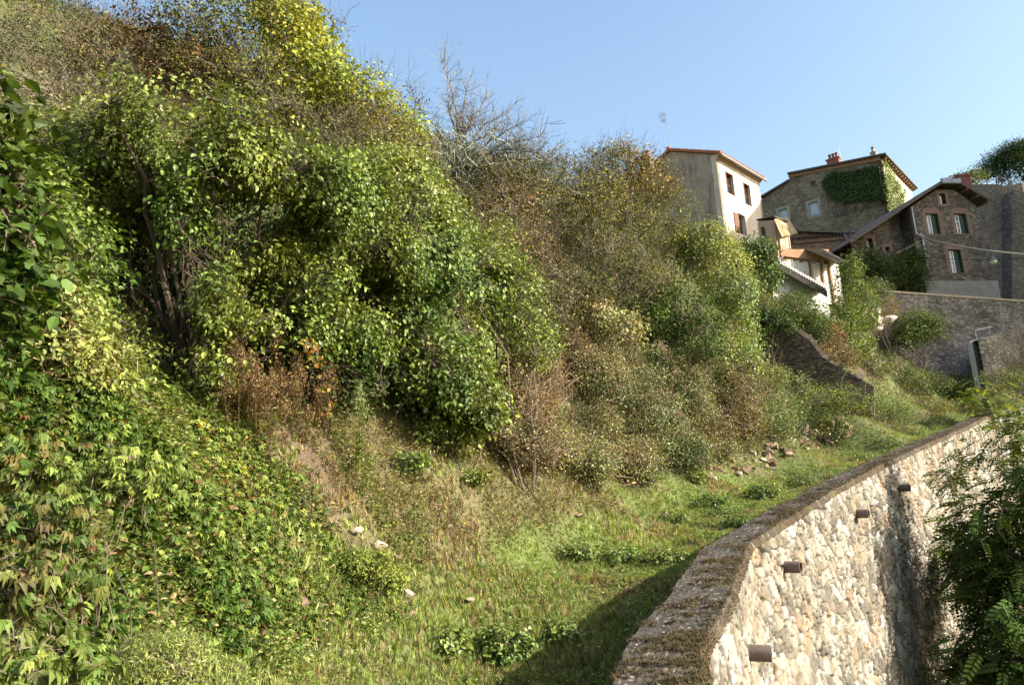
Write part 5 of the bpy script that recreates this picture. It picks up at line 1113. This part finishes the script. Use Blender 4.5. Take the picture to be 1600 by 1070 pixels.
q = np.repeat(c[:, 2], 4, 0)+g.normal(0, .03, (len(p)*4, 3)); scatter('dry_leaves', q, [T_SIMPLE], .05, (('straw', 2), ('brown', 3), ('olive', 3), ('lime', 3), ('mid', 2)), 'leaf', g, .8)
# dry litter lying on the bank
p = ground_pts(26000, STRAW, g, pw=1.0); an = g.uniform(0, 6.28, len(p)); d_ = np.column_stack([np.cos(an), np.sin(an), g.normal(.1, .3, len(p))]); L_ = g.uniform(.05, .28, (len(p), 1)); p[:, 2] += .02
V, F, T = sticks(p, p+d_*L_, .0035, .002, palette(len(p), (('straw', 3), ('brown', 3), ('grey', 1)), g)*g.uniform(.6, 1.3, (len(p), 1))); mesh_np('straw_litter', V, F, MT['dry'], T)['kind'] = 'stuff'
# the carpet of creeper at the lower left
CREEP = [(-400, 1200), (-400, 560), (60, 590), (230, 610), (330, 640), (420, 690), (480, 760), (500, 850), (560, 930), (520, 1010), (400, 1010), (330, 1200)]
p = ground_pts(17000, CREEP, g, 1.5, 20, 1.6, (-12, 2), (0, 16)); hgt_ = .05+.75*np.clip(fbm(p*[.9, .9, 0], 3, 48)-.22, 0, 1); p[:, 2] += hgt_*g.uniform(.45, 1.05, len(p))
f = fbm(p*[1.1, 1.1, 0], 3, 49); cA = palette(len(p), (('mid', 7), ('bright', 3), ('lime', 3), ('olive', 1)), g); cB = palette(len(p), (('yel', 2), ('gold', 1), ('rust', 1), ('lime', 5), ('olive', 3), ('brown', 1)), g)
cc2 = np.where((g.random(len(p)) < np.clip((f-.5)*2.5, .05, .6))[:, None], cB, cA)
thin = fbm(p*[2.1, 2.1, 0], 3, 53) > .40; p = p[thin]; cc2 = cc2[thin]; dk_ = np.clip((fbm(p*[.6, .6, 0], 3, 54)-.45)*5, 0, 1)[:, None]; cc2 = cc2*(1-dk_)+(cc2*[.62, .7, .62])*dk_
scatter('creeper_carpet', p, [T_PALM], .088*g.uniform(.6, 1.35, len(p)), lambda n: cc2, 'leaf', g, .5)
q = ground_pts(26000, CREEP, g, 1.5, 20, 1.6, (-12, 2), (0, 16)); q[:, 2] += .02+.6*np.clip(fbm(q*[.9, .9, 0], 3, 48)-.25, 0, 1)*g.uniform(.2, .9, len(q))
scatter('creeper_underleaves', q, [T_LEAF], .065, (('mid', 4), ('deep', 1), ('lime', 3), ('olive', 2), ('straw', 1), ('brown', 1)), 'leaf', g, .6)
q = ground_pts(9000, [(200, 600), (480, 640), (620, 760), (640, 900), (560, 1000), (300, 1100), (0, 1100), (250, 800)], g, 2, 20, 1.2, (-8, 2), (2, 16)); q = np.repeat(q, 5, 0)+np.abs(g.normal(0, .07, (len(q)*5, 3)))
scatter('nettle_patches', q[fbm(q*[1.3, 1.3, 0], 3, 93) > .5], [T_LEAF], .05, (('mid', 3), ('pale', 1), ('lime', 3), ('bright', 1), ('straw', 1)), 'leaf', g, .5)
# undergrowth of the hillside
HILL = [(-100, -50), (480, -50), (700, 230), (1100, 300), (1240, 480), (1400, 600), (1480, 640), (1330, 690), (1200, 720), (1100, 745), (880, 735), (820, 690), (640, 650), (560, 640), (330, 620), (-100, 600)]
p = ground_pts(22000, HILL, g, 5, 60, .7, (-30, 34), (8, 60)); p[:, 2] += g.uniform(0, .55, len(p)); a, b, _ = proj(p); hol = inpoly(a, b, [(180, 370), (310, 370), (330, 600), (180, 600)]); p = p[~hol | (g.random(len(p)) < .25)]
q = np.repeat(p, 9, 0)+g.normal(0, .16, (len(p)*9, 3)); fcol = fbm(q*[.35, .35, .1], 3, 52); cA = palette(len(q), (('olive', 3), ('mid', 5), ('deep', 2)), g); cB = palette(len(q), (('brown', 3), ('straw', 2), ('olive', 3)), g)
cc3 = np.where((fcol > .5)[:, None], cB, cA); scatter('hillside_undergrowth', q, [T_SIMPLE], .085, lambda n: cc3, 'dry', g, .8)
p = ground_pts(26000, HILL, g, 5, 60, .5, (-30, 34), (8, 60)); p[:, 2] -= .05; L_ = g.uniform(.3, 1.1, (len(p), 1)); c = curves(p, p+unit(np.column_stack([g.normal(0, .25, (len(p), 2)), np.ones(len(p))]))*L_, g, 3, .08)
V, F, T = curve_sticks(c, .006, .002, palette(len(p), (('brown', 3), ('olive', 2), ('grey', 3)), g)*g.uniform(.4, .9, (len(p), 1))); mesh_np('dead_stalks', V, F, MT['dry'], T)['kind'] = 'stuff'

# ------------------------------------------------ leafy weeds on the lane, each a plant
wd_lb = [None, 'leafy weed clump left of the round bushy one, on open grass', 'flat weed clump against the far wall coping, right of the round bushy one', 'low spreading weed clump between the round bushy one and the coping bend', 'second low weed clump left of the coping bend', 'wide weed mat on the grass just left of the wall shadow tip', 'weed clump touching the coping where the wall shadow begins', None, 'dark weed clump half inside the wall shadow', 'weed clump beside the coping under the collapsed bank wall', 'weed clump farthest along the lane but one', 'small weed clump under the bright ivy near the coping', 'pale weed clump in the grass below the flat grey slab', 'small weed clump right of the low spreading one near the coping bend', 'last weed clump at the far narrow end of the lane', 'weed clump beside the buff rocks low on the bank', None, 'green weed clump on the dry bank right of the dogwood foot', 'weed clump among grass in front of the tumbled stones']
for i, (px, py, rx, ry) in enumerate(((1195, 768, 30, 16), (1112, 782, 32, 10), (1255, 752, 26, 11), (1130, 800, 34, 8), (1060, 808, 26, 8), (965, 868, 50, 12), (1040, 868, 40, 11), (790, 1005, 42, 24), (880, 985, 30, 14), (1345, 718, 26, 8),
      (1420, 672, 32, 8), (1390, 690, 26, 7), (900, 860, 34, 9), (1150, 815, 24, 8), (1460, 655, 22, 7), (700, 1000, 36, 18), (640, 720, 34, 16), (740, 745, 30, 14), (1090, 745, 20, 10))):
    extra = {0: 'round bushy weed clump standing tall in the middle of the lane', 7: 'large leafy weed clump at the edge of the wall shadow', 16: 'green weed clump high on the dry bank under the dogwood'}.get(i, wd_lb[i])
    d = gd(px, py+ry*.5); big = {0: .09, 7: .08}.get(i, .075)
    bush('leafy_weed', extra, 'weed', [(px, py, d, rx, ry, rx/FPX*d)], big, (('bright', 3), ('lime', 3), ('mid', 3), ('pale', 1)), int(40+rx*ry*.16), 7, .06, .1, T_LEAF, 'glossy', .3, stems=8, stem_r=.004, seed=200+i, group='leafy weeds along the lane', up=1.0, twig_r=.002)
# tall seed-headed weeds and dry stalks under the big tree
def stalk(px, py, d, h, label, cat, cols, leafn, leaf, seed, top=None, topn=0, name='tall_weed', rad=.10, group=None):
    g = np.random.default_rng(seed); b = P(px, py, d); z = float(gz(b[0], b[1], False)); b[2] = min(b[2], z+.3); root = thing(name, label, cat, b, group)
    tip = b+np.array([g.normal(0, .04), g.normal(0, .04), h]); c = curves(b[None], tip[None], g, 8, .035); V, F, T = curve_sticks(c, .005 if name == 'dry_weed' else .010, .002, np.array([.09, .065, .04]) if name == 'dry_weed' else np.array([.16, .17, .06]), 5); mesh_np('stem', V, F, MT['bark'], T, root)
    t = g.uniform(.05, .8, leafn); pos = b+(tip-b)*t[:, None]; an = g.uniform(0, 6.28, leafn); ax = unit(np.column_stack([np.cos(an), np.sin(an), g.uniform(.1, .8, leafn)])); nr = unit(np.cross(ax, np.cross([0, 0, 1.0], ax)))
    V, F, T = leafcloud(pos, nr, ax, leaf*(1.1-.5*t), palette(leafn, cols, g)*g.uniform(.7, 1.3, (leafn, 1)), T_NARROW); mesh_np('leaves', V, F, MT['leaf'], T, root)
    if topn:
        t = g.random(topn); pos = b+(tip-b)*(.62+.38*t[:, None])+g.normal(0, 1, (topn, 3))*[rad, rad, rad*.6]*(1.1-t[:, None]); ax = unit(g.normal(0, .5, (topn, 3))+[0, 0, .8]); nr = unit(np.cross(ax, g.normal(size=(topn, 3))))
        V, F, T = leafcloud(pos, nr, ax, np.full(topn, .05), palette(topn, top, g)*g.uniform(.6, 1.3, (topn, 1)), T_NARROW); mesh_np('seed_sprays', V, F, MT['dry'], T, root)
stalk(560, 625, 12.2, 1.45, 'tall green horseweed with conical seed head standing alone before the dogwood', 'weed', (('mid', 2), ('lime', 2)), 170, .14, 1, (('pale', 3), ('silver', 2), ('mid', 1)), 700, rad=.085)
stalk(657, 690, 12.6, .62, 'short thin green weed at the foot of the dogwood bush', 'weed', (('mid', 2), ('lime', 1)), 90, .10, 2, (('lime', 1),), 60, rad=.03)
stalk(572, 640, 12.0, .8, 'second horseweed, shorter and leaning beside the tall one', 'weed', (('lime', 2), ('mid', 1)), 90, .11, 3, (('straw', 1), ('lime', 1)), 120, rad=.04)
rr = random.Random(4)
for k in range(44):
    sx_, sy_ = rr.uniform(350, 525), rr.uniform(635, 700)
    stalk(sx_, sy_, gd(sx_, sy_), rr.uniform(.6, 1.45), 'dry brown hemp agrimony stalk with fluffy seed head under the big tree', 'dry weed', (('brown', 3), ('straw', 1), ('olive', 1)), 70, .12, 300+k, (('straw', 2), ('brown', 2), ('rust', 1)), 220, 'dry_weed', .09, 'dry seed headed weeds under the big tree')
bush('orange_creeper', 'orange and red creeper strand climbing the dry stalks', 'creeper', [(490, 560, 10.9, 12, 24, .15), (503, 600, 10.8, 14, 18, .15), (512, 640, 10.7, 12, 20, .15), (478, 540, 10.9, 10, 14, .15)], .075, (('orange', 2), ('gold', 3), ('rust', 2), ('yel', 1)), 30, 2, .05, .7, T_PALM, 'leaf', .2, stems=4, stem_r=.005, seed=301, twig_r=.002)
# long leaved sprays of virginia creeper close to the camera
for i, (px, py, d, rx, ry, cl, lb) in enumerate(((60, 820, 3.9, 90, 60, (('mid', 6), ('lime', 1), ('rust', 1), ('olive', 3)), 'bronze tinged creeper spray drooping at the near left'), (40, 720, 4.2, 70, 40, (('lime', 2), ('mid', 5), ('rust', 1)), 'red veined creeper spray just above the bronze one'),
      (50, 900, 3.5, 60, 45, (('brown', 1), ('mid', 4), ('olive', 3)), 'dark brownish green creeper spray nearest the camera'), (60, 1040, 3.1, 70, 40, (('lime', 3), ('mid', 4), ('olive', 1)), 'pale creeper spray with a dead leaf in the bottom corner'), (200, 740, 5.2, 70, 35, (('lime', 4), ('mid', 3)), 'fresh green creeper spray on the carpet crest'))):
    bush('creeper_spray', lb, 'creeper', [(px, py, d, rx, ry, .25)], .075, cl, 85, 3, .06, .9, T_PALM, 'leaf', .3, stems=7, stem_r=.005, seed=320+i, up=.7, out=.3, twig_r=.002)
bush('fleabane_cushion', 'soft bright green cushion of fine stems at the bottom of the creeper slope', 'plant', [(255, 1040, 4.6, 85, 50, .35), (330, 1070, 4.7, 60, 40, .3), (190, 1060, 4.5, 50, 30, .3)], .035, (('lime', 4), ('pale', 2), ('bright', 2)), 1500, 14, .035, -.6, T_NARROW, 'grass', .5, stems=60, stem_r=.002, seed=330, up=.4, twig_r=.0012)
bush('yellowing_herb', 'yellow green herb patch below the bare earth of the bank', 'herb', [A(560, 880, -.1, 50, 22, .3), A(600, 905, -.1, 36, 16, .3)], .05, (('yel', 2), ('lime', 3), ('mid', 2)), 500, 10, .05, 0, T_SIMPLE, 'leaf', .4, stems=10, stem_r=.003, seed=331, twig_r=.0015)
print('VEG leaves', sum(n for _, n in VEG))
